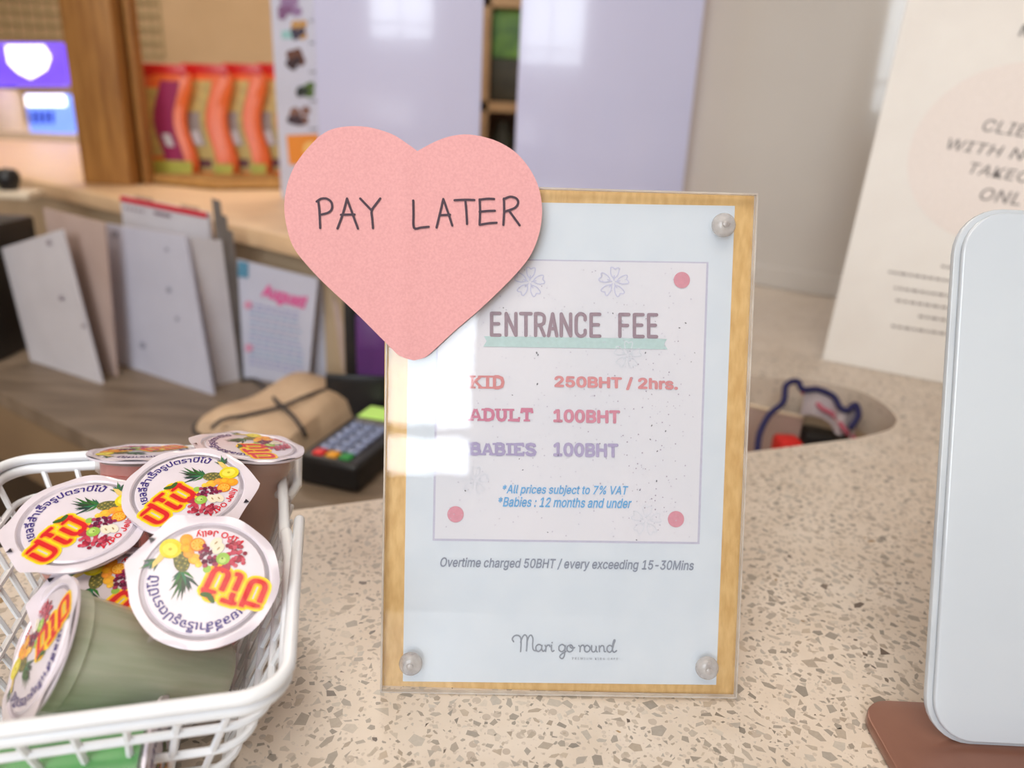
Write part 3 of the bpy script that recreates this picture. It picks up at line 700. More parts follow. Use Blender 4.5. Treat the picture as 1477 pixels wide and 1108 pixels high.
e = (bx1 - bx0).normalized(); g = V((-e.y, e.x, 0)); Lb_ = (bx1 - bx0).length
g = (PZ(1170, 578, -.035) - bx1); g.z = 0; gl_ = g.length * .6; g.normalize()
for (o_, d_, l_) in ((bx0, e, Lb_), (bx1, g, gl_), (bx0 + g * gl_, e, Lb_)):
    n_ = V((-d_.y, d_.x, 0)) * .002
    MB().prism([o_, o_ + d_ * l_, o_ + d_ * l_ + V((0, 0, DZ + .0355)), o_ + V((0, 0, DZ + .0355))], n_).build('side', M_['mauve'], t)
MB().tube([bx0, bx1, bx1 + g * gl_], .0018, 6).build('rim', M_['cream'], t, True)
pd_ = PZ(1192, 628, -.05)
t = MB().box((pd_.x - .022, pd_.y - .006, DZ + .0005), (pd_.x + .026, pd_.y + .03, -.05)).build('black_case', M_['black'], bevel=.004, loc=(pd_.x, pd_.y, DZ)); tag(t, 'black case under the piped bag in the counter cut-out', 'case')

# ================================================================== LEANING NOTICE
ya = math.radians(31); le = math.radians(16)
NA = PZ(1186, 519, .0005); nex = V((math.cos(ya), -math.sin(ya), 0)); nh = V((nex.y, -nex.x, 0)); nh = nh if nh.y < 0 else -nh
ney = V((0, 0, 1)) * math.cos(le) - nh * math.sin(le); nn = nex.cross(ney); nn = nn if nn.y < 0 else -nn
t = thing('takeout_notice', NA + nex * .15, 'large white ribbed notice with a pale pink circle, leaning against the column', 'notice')
NWd, NHt = .36, .50
MB().prism([NA, NA + nex * NWd, NA + nex * NWd + ney * NHt, NA + ney * NHt], -nn * .004).build('board', M_['ribbed'], t)
rb = MB()
for i in range(86):
    h_ = .006 + i * .0057; rb.prism([NA + ney * h_, NA + nex * NWd + ney * h_, NA + nex * NWd + ney * (h_ + .0028), NA + ney * (h_ + .0028)], nn * .00035)
o = rb.build('ribs', M_['ribbed'], t); o['kind'] = 'stuff'
nf = lambda l: (lambda x, y: PP(x, y, NA + nn * l, nn))
def uvn(x, y):
    p = PP(x, y, NA + nn * .0006, nn) - NA; return p.dot(nex), p.dot(ney)
def nfn(l): return lambda a, b: NA + nex * a + ney * b + nn * l
mb = MB()
u1 = uvn(1314, 205); u2 = uvn(1385, 352); u3 = uvn(1470, 92)
cu, cv = uvn(1455, 222); rad = cu - u1[0]
mb.color((234, 224, 220)); disc(mb, (cu, cv), rad, nfn(.0006), 64)
mb.build('pink_circle', M_['ink'], t)
mb = MB().color((122, 116, 116))
def ntext(s, p_bl, p_br_px, cap, fnn=nfn(.0009), off=.0, sh=0, slope=None):
    a = uvn(*p_bl); b = uvn(*p_br_px)
    # known visible part gives letter width; the rest runs on past the frame
    return a, b
def nline(s, vis, bl, br, tl, sh=.25, off=.006):
    """bl, br, tl are pixels of the visible first len(vis) letters"""
    a, b, c = uvn(*bl), uvn(*br), uvn(*tl)
    v1, _ = text_mesh(vis, off, sh, 1.05); v2, f2 = text_mesh(s, off, sh, 1.05)
    x0, y0, x1, y1 = bbox(v1); X0, Y0, X1, Y1 = bbox(v2); hh = c[1] - a[1]
    out = []
    for x, y in v2:
        uu = a[0] + (x - x0) / (x1 - x0) * (b[0] - a[0]); vv = a[1] + (y - y0) / (y1 - y0) * hh; 
        out.append(nfn(.0009)(uu, vv + (b[1] - a[1]) * (x - x0) / (x1 - x0)))
    mb.add(out, f2, NC[0])
nline('CLIENTS', 'CLIE', (1416, 189), (1481, 199), (1421, 171))
nline('WITH NO', 'WITH NO', (1366, 215), (1500, 236), (1368, 199))
nline('TAKEOUT', 'TAKEO', (1397, 250), (1484, 265), (1402, 234))
nline('ONLY', 'ONL', (1412, 288), (1470, 297), (1416, 270))
mb.build('notice_lettering', M_['ink'], t)
mb = MB().color((150, 142, 140)); rnd = random.Random(8)
for (x0, y0, x1) in ((1358, 384, 1390), (1282, 392, 1390), (1290, 415, 1390), (1292, 433, 1390), (1325, 456, 1390), (1286, 470, 1390)):
    x = x0
    while x < x1:
        l = rnd.uniform(4, 11); sl = .15; f_ = nf(.0009)
        ribbon(mb, [(x, y0 + (x - x0) * sl), (x + l, y0 + (x + l - x0) * sl)], 3.4, f_, False); x += l + 2.5
mb.build('fine_print', M_['ink'], t)
mb = MB().color((120, 114, 114)); put_text(mb, 'Mari', (1468, 52), (1530, 58), (1470, 34), nf(.0009), .01, .3); mb.build('logo_lettering', M_['ink'], t)
q0 = NA + nex * .18 - nn * .006 + ney * .30
MB().prism([q0, q0 + nex * .02, V((q0.x + nex.x * .02, q0.y + nex.y * .02, 0)) - nh * .10 + V((0, 0, .001)), V((q0.x, q0.y, 0)) - nh * .10 + V((0, 0, .001))], nh * .003).build('back_leg', M_['ribbed'], t)

# ================================================================== WHITE BOARD ON THE BROWN BASE
bl_ = math.radians(18.5); BO = PZ(1335, 1075, .006); bex = V((1, 0, 0)); bey = V((0, math.sin(bl_), math.cos(bl_))); bnn = V((0, -math.cos(bl_), math.sin(bl_)))
t = thing('white_sign_board', V((BO.x + .08, BO.y, 0)), 'blank white acrylic board with rounded corners on a brown base', 'sign')
TL_ = PP(1440, 300, BO, bnn) - BO; bh = TL_.dot(bey); bw = .16; rc = .020
def rrect(x0, y0, x1, y1, r, n=8):
    out = []
    for cx_, cy_, a0 in ((x1 - r, y0 + r, -90), (x1 - r, y1 - r, 0), (x0 + r, y1 - r, 90), (x0 + r, y0 + r, 180)):
        for k in range(n + 1):
            a = math.radians(a0 + 90 * k / n); out.append((cx_ + r * math.cos(a), cy_ + r * math.sin(a)))
    return out
BF = lambda p, wz: BO + bex * p[0] + bey * p[1] + bnn * wz
z_off = .0005
MB().prism([BF(p, -.0045) for p in rrect(0, z_off, bw, bh, rc)], bnn * .003).build('clear_back_plate', M_['board_rim'], t, bevel=.0006)
MB().prism([BF(p, -.0014) for p in rrect(.0022, z_off + .002, bw - .0022, bh - .002, rc - .002)], bnn * .0026).build('white_plate', M_['board'], t, bevel=.0010, seg=3)
bp_ = [PZ(1262, 1046, .003), PZ(1312, 1012, .003)]
bx, by = bp_[0].x, bp_[1].y + .002
pts = rrect(PZ(1258, 1046, .006).x, .195, PZ(1258, 1046, .006).x + .19, PZ(1312, 1011, .006).y, .014)
MB().prism([V((x, y, .0004)) for x, y in pts], (0, 0, .0056)).build('base_plate', M_['copper'], t, bevel=.001)

# ================================================================== PRICE SIGN
SO = V((-.0541, .2816, 0.0)); SX = V((.1659, .0044, .0026)).normalized(); SYv = V((-.0053, .0672, .2229)); SYv = (SYv - SX * SYv.dot(SX)).normalized(); SN = SX.cross(SYv); SN = SN if SN.y < 0 else -SN
SW, SH = .166, .2329
def S(u, v, wz): return SO + SX * u + SYv * v + SN * wz
def SP(x, y, wz=0.0): return PP(x, y, SO + SN * wz, SN)
def SF(wz): return lambda x, y: SP(x, y, wz)
sg = thing('price_sign', SO + SX * .083, 'wooden price sign behind a clear acrylic sheet reading ENTRANCE FEE', 'sign')
WB = -.0046    # front of the wood
MB().prism([SP(556, 266, WB), SP(1089, 281, WB), SP(1059, 1003, WB), SP(551, 992, WB)], -SN * .009).build('wooden_board', M_['pine'], sg, bevel=.0008)
MB().prism([S(0, 0.0004, 0), S(SW, 0.0004, 0), S(SW, SH, 0), S(0, SH, 0)], -SN * .003).build('acrylic_sheet', M_['acrylic'], sg)
ed = MB()
for a, b in (((0, 0), (SW, 0)), ((SW, 0), (SW, SH)), ((SW, SH), (0, SH)), ((0, SH), (0, 0))):
    pa, pb_ = S(*a, -.0001), S(*b, -.0001); d = (pb_ - pa).normalized(); inn = SN.cross(d) * .0007
    if inn.dot(S(SW / 2, SH / 2, 0) - pa) < 0: inn = -inn
    ed.prism([pa, pb_, pb_ + inn, pa + inn], -SN * .0028)
ed.build('acrylic_edge', M_['edge'], sg)
# rear easel leg
q = S(SW / 2 - .02, SH * .62, -.0145); 
foot = V((q.x, q.y + .075, .001))
MB().prism([q, q + SX * .04, foot + SX * .04, foot], V((0, -.004, 0))).build('easel_leg', M_['pine'], sg)
PWp = -.0042
MB().prism([SP(592, 289, PWp), SP(1060, 297, PWp), SP(1033, 988, PWp), SP(581, 983, PWp)], -SN * .0003).build('paper_sheet', M_['paper'], sg)
# printed card with its printed border
mb = MB().color((190, 190, 212))
mb.poly([SP(631, 372, -.0041), SP(1022, 378, -.0041), SP(1009, 785, -.0041), SP(624, 780, -.0041)])
mb.build('card_border_print', M_['ink'], sg)
MB().poly([SP(634, 374, -.0040), SP(1019, 380, -.0040), SP(1006, 782, -.0040), SP(627, 777, -.0040)]).build('card_print', M_['card'], sg)
def blossom(mb, c, r, wd):
    for k in range(5):
        a = -PI / 2 + k * 2 * PI / 5 + .1
        pt = lambda rad_, off: (c[0] + r * rad_ * math.cos(a + off), c[1] + r * rad_ * math.sin(a + off))
        ribbon(mb, sp2([pt(.22, 0), pt(.55, -.42), pt(.95, -.30), pt(.98, -.16)], 3), wd, SF(-.0037), False)
        ribbon(mb, sp2([pt(.22, 0), pt(.55, .42), pt(.95, .30), pt(.98, .16)], 3), wd, SF(-.0037), False)
        ribbon(mb, [pt(.98, -.16), pt(.86, 0), pt(.98, .16)], wd, SF(-.0037), False)
        ribbon(mb, [pt(.1, 0), pt(.45, 0)], wd, SF(-.0037), False)
for c_, r_, w__, col_ in (((764, 407), 22, 1.5, (196, 198, 224)), ((885, 407), 22, 1.5, (196, 198, 224)), ((905, 512), 20, 1.2, (206, 212, 222)), ((685, 693), 20, 1.1, (212, 216, 226)), ((932, 751), 22, 1.1, (212, 216, 226)), ((668, 520), 18, 1.1, (212, 216, 226))):
    mb = MB().color(col_); blossom(mb, c_, r_, w__); mb.build('blossom', M_['ink'], sg)
for x, y in ((983.5, 404), (657, 742), (975, 749)):
    mb = MB().color((210, 146, 163)); disc(mb, (x, y), 11.8, SF(-.0037)); mb.build('pink_dot', M_['ink'], sg)
mb = MB().color((180, 206, 208)); mb.poly([SP(*p, -.0037) for p in ((698, 485), (962, 489), (958, 496), (963, 504), (697, 500), (702, 492))]); mb.build('banner_print', M_['ink'], sg)
mb = MB().color((120, 122, 132)); rs = random.Random(12)
for (x, y, r) in ((774, 509, 2), (776, 512, 1.6), (931, 509, 1.6), (989, 466, 1.6), (980, 473, 1.5), (884, 452, 1.4), (938, 634, 1.4), (948, 651, 1.5), (940, 614, 1.7), (960, 622, 1.6), (947, 694, 1.8), (775, 554, 1.8), (739, 570, 1.2), (726, 444, 1.2), (671, 708, 1.5), (754, 678, 1.4), (918, 779, 1.3), (923, 707, 1.4), (790, 768, 1.2), (749, 662, 1.2), (940, 569, 1), (1002, 509, 1), (997, 522, 1)):
    disc(mb, (x, y), r, SF(-.0037), 7, r * .6, rs.uniform(0, 3))
mb.color((186, 184, 200))
for _ in range(420):
    x = rs.uniform(640, 1000); y = rs.uniform(385, 775)
    if y < (380 + 0) : continue
    r = rs.choice((.6, .8, 1.1)); disc(mb, (x, y), r, SF(-.0037), 6, r * rs.uniform(.5, 1), rs.uniform(0, 3))
mb.color((168, 160, 180))
for _ in range(90):
    x = rs.gauss(930, 40); y = rs.choice((rs.gauss(540, 40), rs.gauss(690, 40), rs.gauss(620, 30)))
    if 640 < x < 1000 and 390 < y < 770: disc(mb, (x, y), rs.uniform(.6, 1.2), SF(-.0037), 6)
mb.build('speckle_print', M_['ink'], sg)['kind'] = 'stuff'
# rounded condensed heading, drawn as strokes
G1 = {
 'E': [[(1, 1), (0, 1), (0, 0), (1, 0)], [(0, .52), (.85, .52)]],
 'N': [[(0, 0), (0, 1), (1, 0), (1, 1)]],
 'T': [[(0, 1), (1, 1)], [(.5, 1), (.5, 0)]],
 'R': [[(0, 0), (0, 1)], 's', [(0, 1), (.55, 1), (.95, .9), (1, .74), (.9, .56), (.5, .48), (0, .48)], [(.5, .48), (1, 0)]],
 'A': [[(0, 0), (.5, 1), (1, 0)], [(.2, .32), (.8, .32)]],
 'C': ['s', [(1, .74), (.95, .92), (.5, 1.02), (.08, .9), (0, .7), (0, .3), (.08, .1), (.5, -.02), (.95, .08), (1, .26)]],
 'F': [[(1, 1), (0, 1), (0, 0)], [(0, .5), (.85, .5)]],
}
mb = MB().color((150, 132, 146))
def base(x, y0=0): return 485.6 - 2.2 + (x - 706) * .0095
for ch, xa, xb in (('E', 709, 721), ('N', 730, 744), ('T', 751, 766), ('R', 772.5, 785), ('A', 791, 803), ('N', 809.5, 823), ('C', 831, 844), ('E', 852.5, 865), ('F', 894, 907), ('E', 915, 927.5), ('E', 935.5, 947)):
    smooth = False
    for st in G1[ch]:
        if st == 's': smooth = True; continue
        pts = []
        for (a, b) in st:
            x = xa + (xb - xa) * a; y = base(x) - b * 31.5; pts.append((x, y))
        if smooth: pts = sp2(pts, 4); smooth = False
        for i in range(len(pts) - 1): ribbon(mb, [pts[i], pts[i + 1]], 5.0, SF(-.0036))
mb.build('heading_lettering', M_['ink'], sg)
# slab words
SL = {
 'K': [[(0.2, 0), (.2, 1)], [(.25, .42), (.85, 1)], [(.42, .56), (.88, 0)]], 'I': [[(.5, 0), (.5, 1)]],
 'D': [[(.2, 0), (.2, 1)], [(.2, .97), (.5, .97), (.78, .85), (.88, .5), (.78, .15), (.5, .03), (.2, .03)]],
 'A': [[(.14, 0), (.46, 1)], [(.54, 1), (.86, 0)], [(.28, .3), (.74, .3)]], 'U': [[(.2, 1), (.2, .3), (.32, .08), (.5, .02), (.68, .08), (.8, .3), (.8, 1)]],
 'L': [[(.25, 0), (.25, 1)], [(.25, .04), (.9, .04), (.9, .32)]], 'T': [[(.5, 0), (.5, 1)], [(.08, .68), (.08, .96), (.92, .96), (.92, .68)]],
 'B': [[(.2, 0), (.2, 1)], [(.2, .97), (.6, .97), (.78, .88), (.78, .64), (.6, .54), (.2, .54)], [(.55, .54), (.8, .45), (.88, .28), (.8, .1), (.6, .03), (.2, .03)]],
 'E': [[(.2, 0), (.2, 1)], [(.2, .96), (.88, .96), (.88, .72)], [(.2, .52), (.66, .52)], [(.2, .04), (.9, .04), (.9, .3)]],
 'S': [[(.86, .72), (.8, .9), (.5, .98), (.2, .9), (.14, .74), (.24, .6), (.76, .42), (.88, .26), (.8, .08), (.5, .02), (.2, .1), (.12, .3)]],
}
SERIF = {'K': [(.2, 0), (.2, 1), (.84, 1), (.86, 0)], 'I': [(.5, 0), (.5, 1)], 'D': [(.16, 0), (.16, 1)], 'A': [(.12, 0), (.88, 0)], 'U': [(.2, 1), (.8, 1)], 'L': [(.25, 0), (.25, 1)], 'T': [(.5, 0)], 'B': [(.14, 0), (.14, 1)], 'E': [(.14, 0), (.14, 1)], 'S': []}
def slab(mb, word, x0, x1, ytop, ybot, slope=.012):
    wd = {'I': .62, 'A': 1.08, 'K': 1.08}; tot = sum(wd.get(c, 1) for c in word); cell = (x1 - x0) / tot; x = x0; thick = 4.6
    for c in word:
        w_ = cell * wd.get(c, 1)
        def mp(a, b):
            xx = x + w_ * (.02 + .96 * a); return xx, ybot + (xx - x0) * slope - (ybot - ytop - 2) * b - 1
        for st in SL[c]: ribbon(mb, [mp(*p) for p in st], thick if not (st[0][1] in (.3, .04, .96) or c in 'AK') else thick * .8, SF(-.0036), False)
        for (a, b) in SERIF[c]:
            q = mp(a, b * .94 + .03); h = 4.6 if c != 'I' else 5; ribbon(mb, [(q[0] - h, q[1]), (q[0] + h, q[1])], 2.8, SF(-.0036), False)
        x += w_
for nm, wtx, wx, price, px_, c1, c2 in (
    ('kid_lettering', 'KID', (677, 728, 541.5, 560.5), '250BHT / 2hrs.', ((799.5, 560.5), (978, 564.5), (799.5, 541.5)), (208, 138, 142), (210, 142, 148)),
    ('adult_lettering', 'ADULT', (676, 769, 589, 607), '100BHT', ((798, 609.5), (894.5, 611.5), (798, 590)), (198, 124, 152), (204, 136, 158)),
    ('babies_lettering', 'BABIES', (677, 774, 638.5, 656.5), '100BHT', ((798, 658.5), (892, 660.5), (798, 638)), (164, 156, 194), (168, 160, 196))):
    mb = MB().color(c1); slab(mb, wtx, *wx); mb.build(nm, M_['ink'], sg)
    mb = MB().color(c2); put_text(mb, price, *px_, SF(-.0036), .036, 0); mb.build('price_lettering', M_['ink'], sg)
mb = MB().color((104, 170, 222))
put_text(mb, '*All prices subject to 7% VAT', (724.6, 715), (906, 717), (725, 699), SF(-.0036), .014, .22)
put_text(mb, '*Babies : 12 months and under', (718.5, 731), (911, 733.5), (719, 716.5), SF(-.0036), .014, .22)
mb.build('note_lettering', M_['ink'], sg)
mb = MB().color((140, 148, 166)); put_text(mb, 'Overtime charged 50BHT / every exceeding 15-30Mins', (635, 821.5), (1001, 826.5), (635, 803.5), SF(-.0039), .016, .22); mb.build('overtime_lettering', M_['ink'], sg)
# script logo, traced as strokes in the crop's own scale
mb = MB().color((140, 148, 162))
def lg(p): return (530 + p[0] / 2.591, 780 + p[1] / 2.591)
LG = [
 [(546, 378), (541, 368), (548, 357), (560, 354), (572, 362), (574, 385), (572, 415)], [(572, 380), (580, 360), (588, 352), (596, 360), (596, 385), (594, 412)], [(596, 378), (604, 358), (612, 354), (618, 366), (617, 392), (620, 408), (630, 412)],
 [(650, 392), (640, 388), (630, 396), (631, 410), (641, 414), (650, 404), (652, 390), (651, 406), (657, 414), (664, 408)],
 [(664, 392), (667, 400), (666, 414)], [(666, 402), (672, 392), (680, 391), (682, 396)], [(688, 391), (687, 406), (691, 414), (697, 411)],
 [(738, 394), (728, 388), (717, 394), (716, 408), (725, 415), (736, 408), (739, 392), (738, 412), (735, 432), (727, 441), (719, 435), (724, 425), (742, 414)],
 [(757, 390), (747, 396), (746, 410), (755, 416), (766, 410), (768, 398), (760, 390), (757, 396), (764, 402), (774, 400)],
 [(790, 392), (795, 400), (794, 415)], [(794, 404), (799, 393), (807, 391), (810, 397)],
 [(822, 391), (813, 396), (811, 409), (819, 416), (829, 411), (831, 399), (822, 391)],
 [(838, 392), (837, 408), (843, 416), (852, 411), (855, 394), (854, 410), (859, 416)],
 [(866, 393), (867, 415)], [(867, 403), (874, 393), (882, 394), (884, 405), (885, 414), (890, 415)],
 [(915, 396), (905, 391), (896, 398), (896, 411), (905, 417), (914, 409), (921, 385), (925, 373), (921, 372), (916, 392), (916, 410), (922, 417), (931, 411)],
]
for st in LG: ribbon(mb, [lg(p) for p in sp2(st, 4)], 2.0, SF(-.0039))
disc(mb, lg((690, 381)), 1.2, SF(-.0039), 8)
put_text(mb, 'PREMIUM KIDS CAFE', lg((765, 444)), lg((936, 446)), lg((765, 436)), SF(-.0039), .0, 0, 1.4)
mb.build('logo_lettering', M_['ink'], sg)
# dome screws
for x, y in ((1043.5, 325), (592.5, 957), (1019.5, 963)):
    c = SP(x, y, .0002); Mx = Matrix(((SX.x, SYv.x, SN.x, c.x), (SX.y, SYv.y, SN.y, c.y), (SX.z, SYv.z, SN.z, c.z), (0, 0, 0, 1)))
    o = MB().lathe([(.0054, 0), (.0054, .0008), (.0050, .0020), (.0040, .0030), (.0024, .0036), (.0008, .0038), (0, .0038)], 32, Mx).build('screw', M_['dome'], sg, True)
    MB().lathe([(.0016, .0036), (.0015, .0046), (.0006, .0050), (0, .0050)], 16, Mx).build('screw_tip', M_['dome'], o, True)

# ================================================================== PINK HEART
LH = [(602, 218), (590, 209), (562, 192), (519, 182), (472, 189), (436, 223), (417, 257), (410, 295), (414, 330), (424, 358), (445, 385), (472, 413), (512, 450), (555, 493), (576, 513), (597, 520)]
RH = [(597, 520), (612, 516), (624, 507), (655, 478), (689, 449), (720, 420), (747, 392), (766, 367), (778, 336), (782, 304), (778, 274), (768, 250), (753, 229), (736, 214), (710, 201), (678, 194), (652, 196), (628, 204), (602, 218)]
ht = thing('heart_note', SP(600, 520, .002), 'pink paper heart with handwritten PAY LATER stuck on the sign corner', 'note')
def hw(x, y):
    # paper gently folded along the middle, its right edge lifting off the acrylic
    u = (x - 582) / 190.0
    return .0016 + (.0035 * max(0, -u) ** 1.5) + (.0022 * max(0, u) ** 1.6) + .0006 * math.exp(-(u * 12) ** 2)
def HF(l): return lambda x, y: SP(x, y, hw(x, y) + l)
Lo = sp2(LH, 4); Ro = sp2(RH, 4); outl = Lo + Ro[1:-1]
# fill: horizontal strips between outline crossings, split into columns so that the paper can bend
def yat(path, x):
    for (x0, y0), (x1, y1) in zip(path, path[1:]):
        if min(x0, x1) - 1e-6 <= x <= max(x0, x1) + 1e-6 and abs(x1 - x0) > 1e-9: return y0 + (y1 - y0) * (x - x0) / (x1 - x0)
    return path[0][1]
il = min(range(len(Lo)), key=lambda i: Lo[i][0]); ir = max(range(len(Ro)), key=lambda i: Ro[i][0])
topp = Lo[:il + 1][::-1] + Ro[ir:][::-1]; topp = sorted(Lo[:il + 1]) + sorted(Ro[ir:])[0:]; botp = sorted(Lo[il:]) + sorted(Ro[:ir + 1])
xa_, xb_ = Lo[il][0], Ro[ir][0]
xs = sorted(set([xa_, xb_, 602.0, 597.0] + [xa_ + (xb_ - xa_) * (.5 - .5 * math.cos(PI * i / 70)) for i in range(71)] + [582 + i * 3 for i in range(-4, 14)]))
NR = 12; vs = []; fs = []
for x in xs:
    yt_, yb2 = yat(topp, x), yat(botp, x)
    for j in range(NR + 1): vs.append(HF(0)(x, yt_ + (yb2 - yt_) * j / NR))
for i in range(len(xs) - 1):
    for j in range(NR): k = i * (NR + 1) + j; fs.append((k, k + 1, k + NR + 2, k + NR + 1))
hm = MB().add(vs, fs); bk_ = SN * -.0003; hm.add([p + bk_ for p in vs], [f[::-1] for f in fs])
NX = len(xs); loop_ = [i * (NR + 1) for i in range(NX)] + [(NX - 1) * (NR + 1) + j for j in range(1, NR + 1)] + [i * (NR + 1) + NR for i in range(NX - 2, -1, -1)] + [j for j in range(NR - 1, 0, -1)]
m_ = len(loop_); hm.add([vs[i] for i in loop_] + [vs[i] + bk_ for i in loop_], [(i, (i + 1) % m_, (i + 1) % m_ + m_, i + m_) for i in range(m_)])
o = hm.build('heart_sheet', M_['heart'], ht, True)
def hc(p): return (400 + p[0] / 2.77, 160 + p[1] / 2.77)
HW = [
 [(163, 358), (168, 400), (171, 468)], [(157, 362), (175, 351), (198, 351), (216, 366), (218, 390), (204, 406), (176, 414)],
 [(278, 350), (262, 410), (240, 470)], [(278, 350), (298, 405), (322, 470)], [(254, 415), (308, 414)],
 [(331, 350), (352, 372), (375, 396)], [(411, 350), (396, 370), (377, 398), (379, 430), (382, 468)],
 [(543, 358), (544, 410), (546, 467), (575, 466), (605, 463)], [(663, 352), (652, 400), (636, 466)], [(663, 352), (680, 400), (699, 458)], [(648, 417), (690, 415)],
 [(708, 357), (750, 355), (787, 356)], [(751, 357), (755, 400), (758, 452)], [(808, 354), (810, 400), (808, 454)], [(808, 355), (840, 351), (866, 352)], [(808, 403), (840, 400), (869, 399)], [(808, 455), (845, 449), (876, 447)],
 [(905, 350), (906, 400), (903, 455)], [(904, 353), (930, 343), (955, 350), (962, 368), (948, 388), (910, 402)], [(925, 398), (944, 424), (968, 457)],
]
mb = MB().color((62, 42, 56))
for st in HW: ribbon(mb, [hc(p) for p in sp2(st, 4)], 3.3, HF(.0004))
mb.build('handwriting', M_['ink'], ht)

# ================================================================== BASKET
bs = V((.253, -.967, 0)).normalized(); bb = V((-.967, -.253, 0)).normalized()
RZ = .070; BR = V((-.121, .398, 0)); LS, LB = .2015, .150; INS = .030
def bpt(a, b, z):   # a along the long side towards the camera, b towards the left
    return BR + bs * a + bb * b + V((0, 0, z))
def ring(z, r=.014, n=6, grow=0.0):
    k = (RZ - z) / RZ * INS - grow; out = []
    x0, x1, y0, y1 = k, LS - k, k, LB - k
    for cx_, cy_, a0 in ((x1 - r, y0 + r, -90), (x1 - r, y1 - r, 0), (x0 + r, y1 - r, 90), (x0 + r, y0 + r, 180)):
        for j in range(n + 1):
            a = math.radians(a0 + 90 * j / n); out.append(bpt(cx_ + r * math.cos(a), cy_ + r * math.sin(a), z))
    return out
bk = thing('white_basket', bpt(LS / 2, LB / 2, 0), 'small white plastic lattice basket filled with jelly cups', 'basket')
# upper rim: open on the right side where the handle hinges sit
rg = ring(RZ, .016, 8)
full = rg
g0, g1 = .052, .092      # gap along the right side
back_end = bpt(g0, 0, RZ); front_end = bpt(g1, 0, RZ)
# ring order: front-right corner, front-left, back-left, back-right; right side closes the loop
loop = [front_end + V((0, 0, 0))] + rg + [back_end]
MB().tube([bpt(g1 - .006, -.002, RZ - .001)] + rg + [bpt(g0 - .004, 0, RZ - .002), bpt(g0 + .004, .004, RZ - .005), bpt(g0 + .003, .010, RZ - .002), bpt(g0 - .003, .013, RZ + .004)], .0026, 10).build('top_rim', M_['basket'], bk, True)
rg2 = ring(RZ - .0052, .015, 8, .0008)
MB().tube([bpt(g1 + .008, .0035, RZ + .001), bpt(g1 + .022, .002, RZ - .004)] + rg2 + [bpt(g0 - .012, .002, RZ - .006)], .0027, 10).build('lower_rim', M_['basket'], bk, True)
MB().tube([bpt(g0 - .002, .007, RZ + .003), bpt((g0 + g1) / 2, .0055, RZ + .001), bpt(g1 + .006, .0045, RZ - .003)], .0026, 10).build('hinge_pin', M_['basket'], bk, True)
# left hinge
MB().tube([bpt(.075, LB + .001, RZ + .004), bpt(.083, LB - .006, RZ + .002), bpt(.080, LB - .014, RZ - .002), bpt(.072, LB - .018, RZ + .003)], .0026, 10).build('hinge_pin', M_['basket'], bk, True)
for z in (.052, .036, .019): MB().tube(ring(z, .013), .0016, 8, True).build('side_rail', M_['basket'], bk, True)
MB().tube(ring(.003, .012), .0020, 8, True).build('bottom_rail', M_['basket'], bk, True)
def rod(p0, p1): MB().tube([p0, p1], .0014, 6).build('rod', M_['basket'], bk, True)
na, nb = 13, 9; zb_, zt2 = .003, RZ - .006
k0 = INS * (RZ - zb_) / RZ; k1 = INS * .006 / RZ
for i in range(1, na):
    f_ = i / na
    for side in (0, 1):
        yb = (k0 if side == 0 else LB - k0); yt = (k1 if side == 0 else LB - k1)
        rod(bpt(k0 + (LS - 2 * k0) * f_, yb, zb_), bpt(k1 + (LS - 2 * k1) * f_, yt, zt2))
    if i % 2 == 0: rod(bpt(k0 + (LS - 2 * k0) * f_, k0, zb_), bpt(k0 + (LS - 2 * k0) * f_, LB - k0, zb_))
for i in range(1, nb):
    f_ = i / nb
    for side in (0, 1):
        xb = (k0 if side == 0 else LS - k0); xt = (k1 if side == 0 else LS - k1)
        rod(bpt(xb, k0 + (LB - 2 * k0) * f_, zb_), bpt(xt, k1 + (LB - 2 * k1) * f_, zt2))
    if i % 2 == 0: rod(bpt(k0, k0 + (LB - 2 * k0) * f_, zb_), bpt(LS - k0, k0 + (LB - 2 * k0) * f_, zb_))

# ================================================================== JELLY CUPS
RF = .0268; RA = .0222
def lid_outline(a, tau=0.0, tab=1.13):
    d = (a - tau + PI) % (2 * PI) - PI
    # straight-edged pull tab: convex hull of the circle with two corners at +-24 deg
    hw_ = math.radians(24); r = 1 + .012 * math.cos(9 * a) * .6
    if abs(d) < hw_: return tab * math.cos(hw_) / math.cos(d) if True else r
    end = hw_ + math.acos(1 / tab)
    if abs(d) < end: return max(1.0, 1 / math.cos(end - abs(d)))
    return r
def lid_shape(tau):
    mb = MB(); n = 72
    prof = [(RF, 0, 1), (RF * .93, .0003, 1), (RA * 1.06, .0003, 0), (RA * 1.03, -.0006, 0), (RA * .985, -.0006, 0), (RA * .95, .0002, 0), (RA * .6, .0005, 0), (RA * .25, .0007, 0)]
    vs = []
    for j, (r, z, o) in enumerate(prof):
        for k in range(n):
            a = 2 * PI * k / n; q = lid_outline(a, tau) if o else 1.0
            if j == 1: q = 1 + (q - 1) * .8
            zz = z + (.0005 * math.sin(7 * a + tau) + .0012 * (q - 1) * 6 * .3 if j == 0 else 0)
            vs.append(V((r * q * math.cos(a), r * q * math.sin(a), zz)))
    fs = [(i * n + k, i * n + (k + 1) % n, (i + 1) * n + (k + 1) % n, (i + 1) * n + k) for i in range(len(prof) - 1) for k in range(n)]
    vs.append(V((0, 0, .0007))); fs += [((len(prof) - 1) * n + k, (len(prof) - 1) * n + (k + 1) % n, len(vs) - 1) for k in range(n)]
    return mb.add(vs, fs)
def zl(x, y, l=0.0):
    r = math.hypot(x, y); t_ = min(1, r / (.95)); return .0007 - .0005 * t_ ** 2 + .00012 + l
def lf(l): return lambda x, y: V((x * RA, y * RA, zl(x, y, l)))
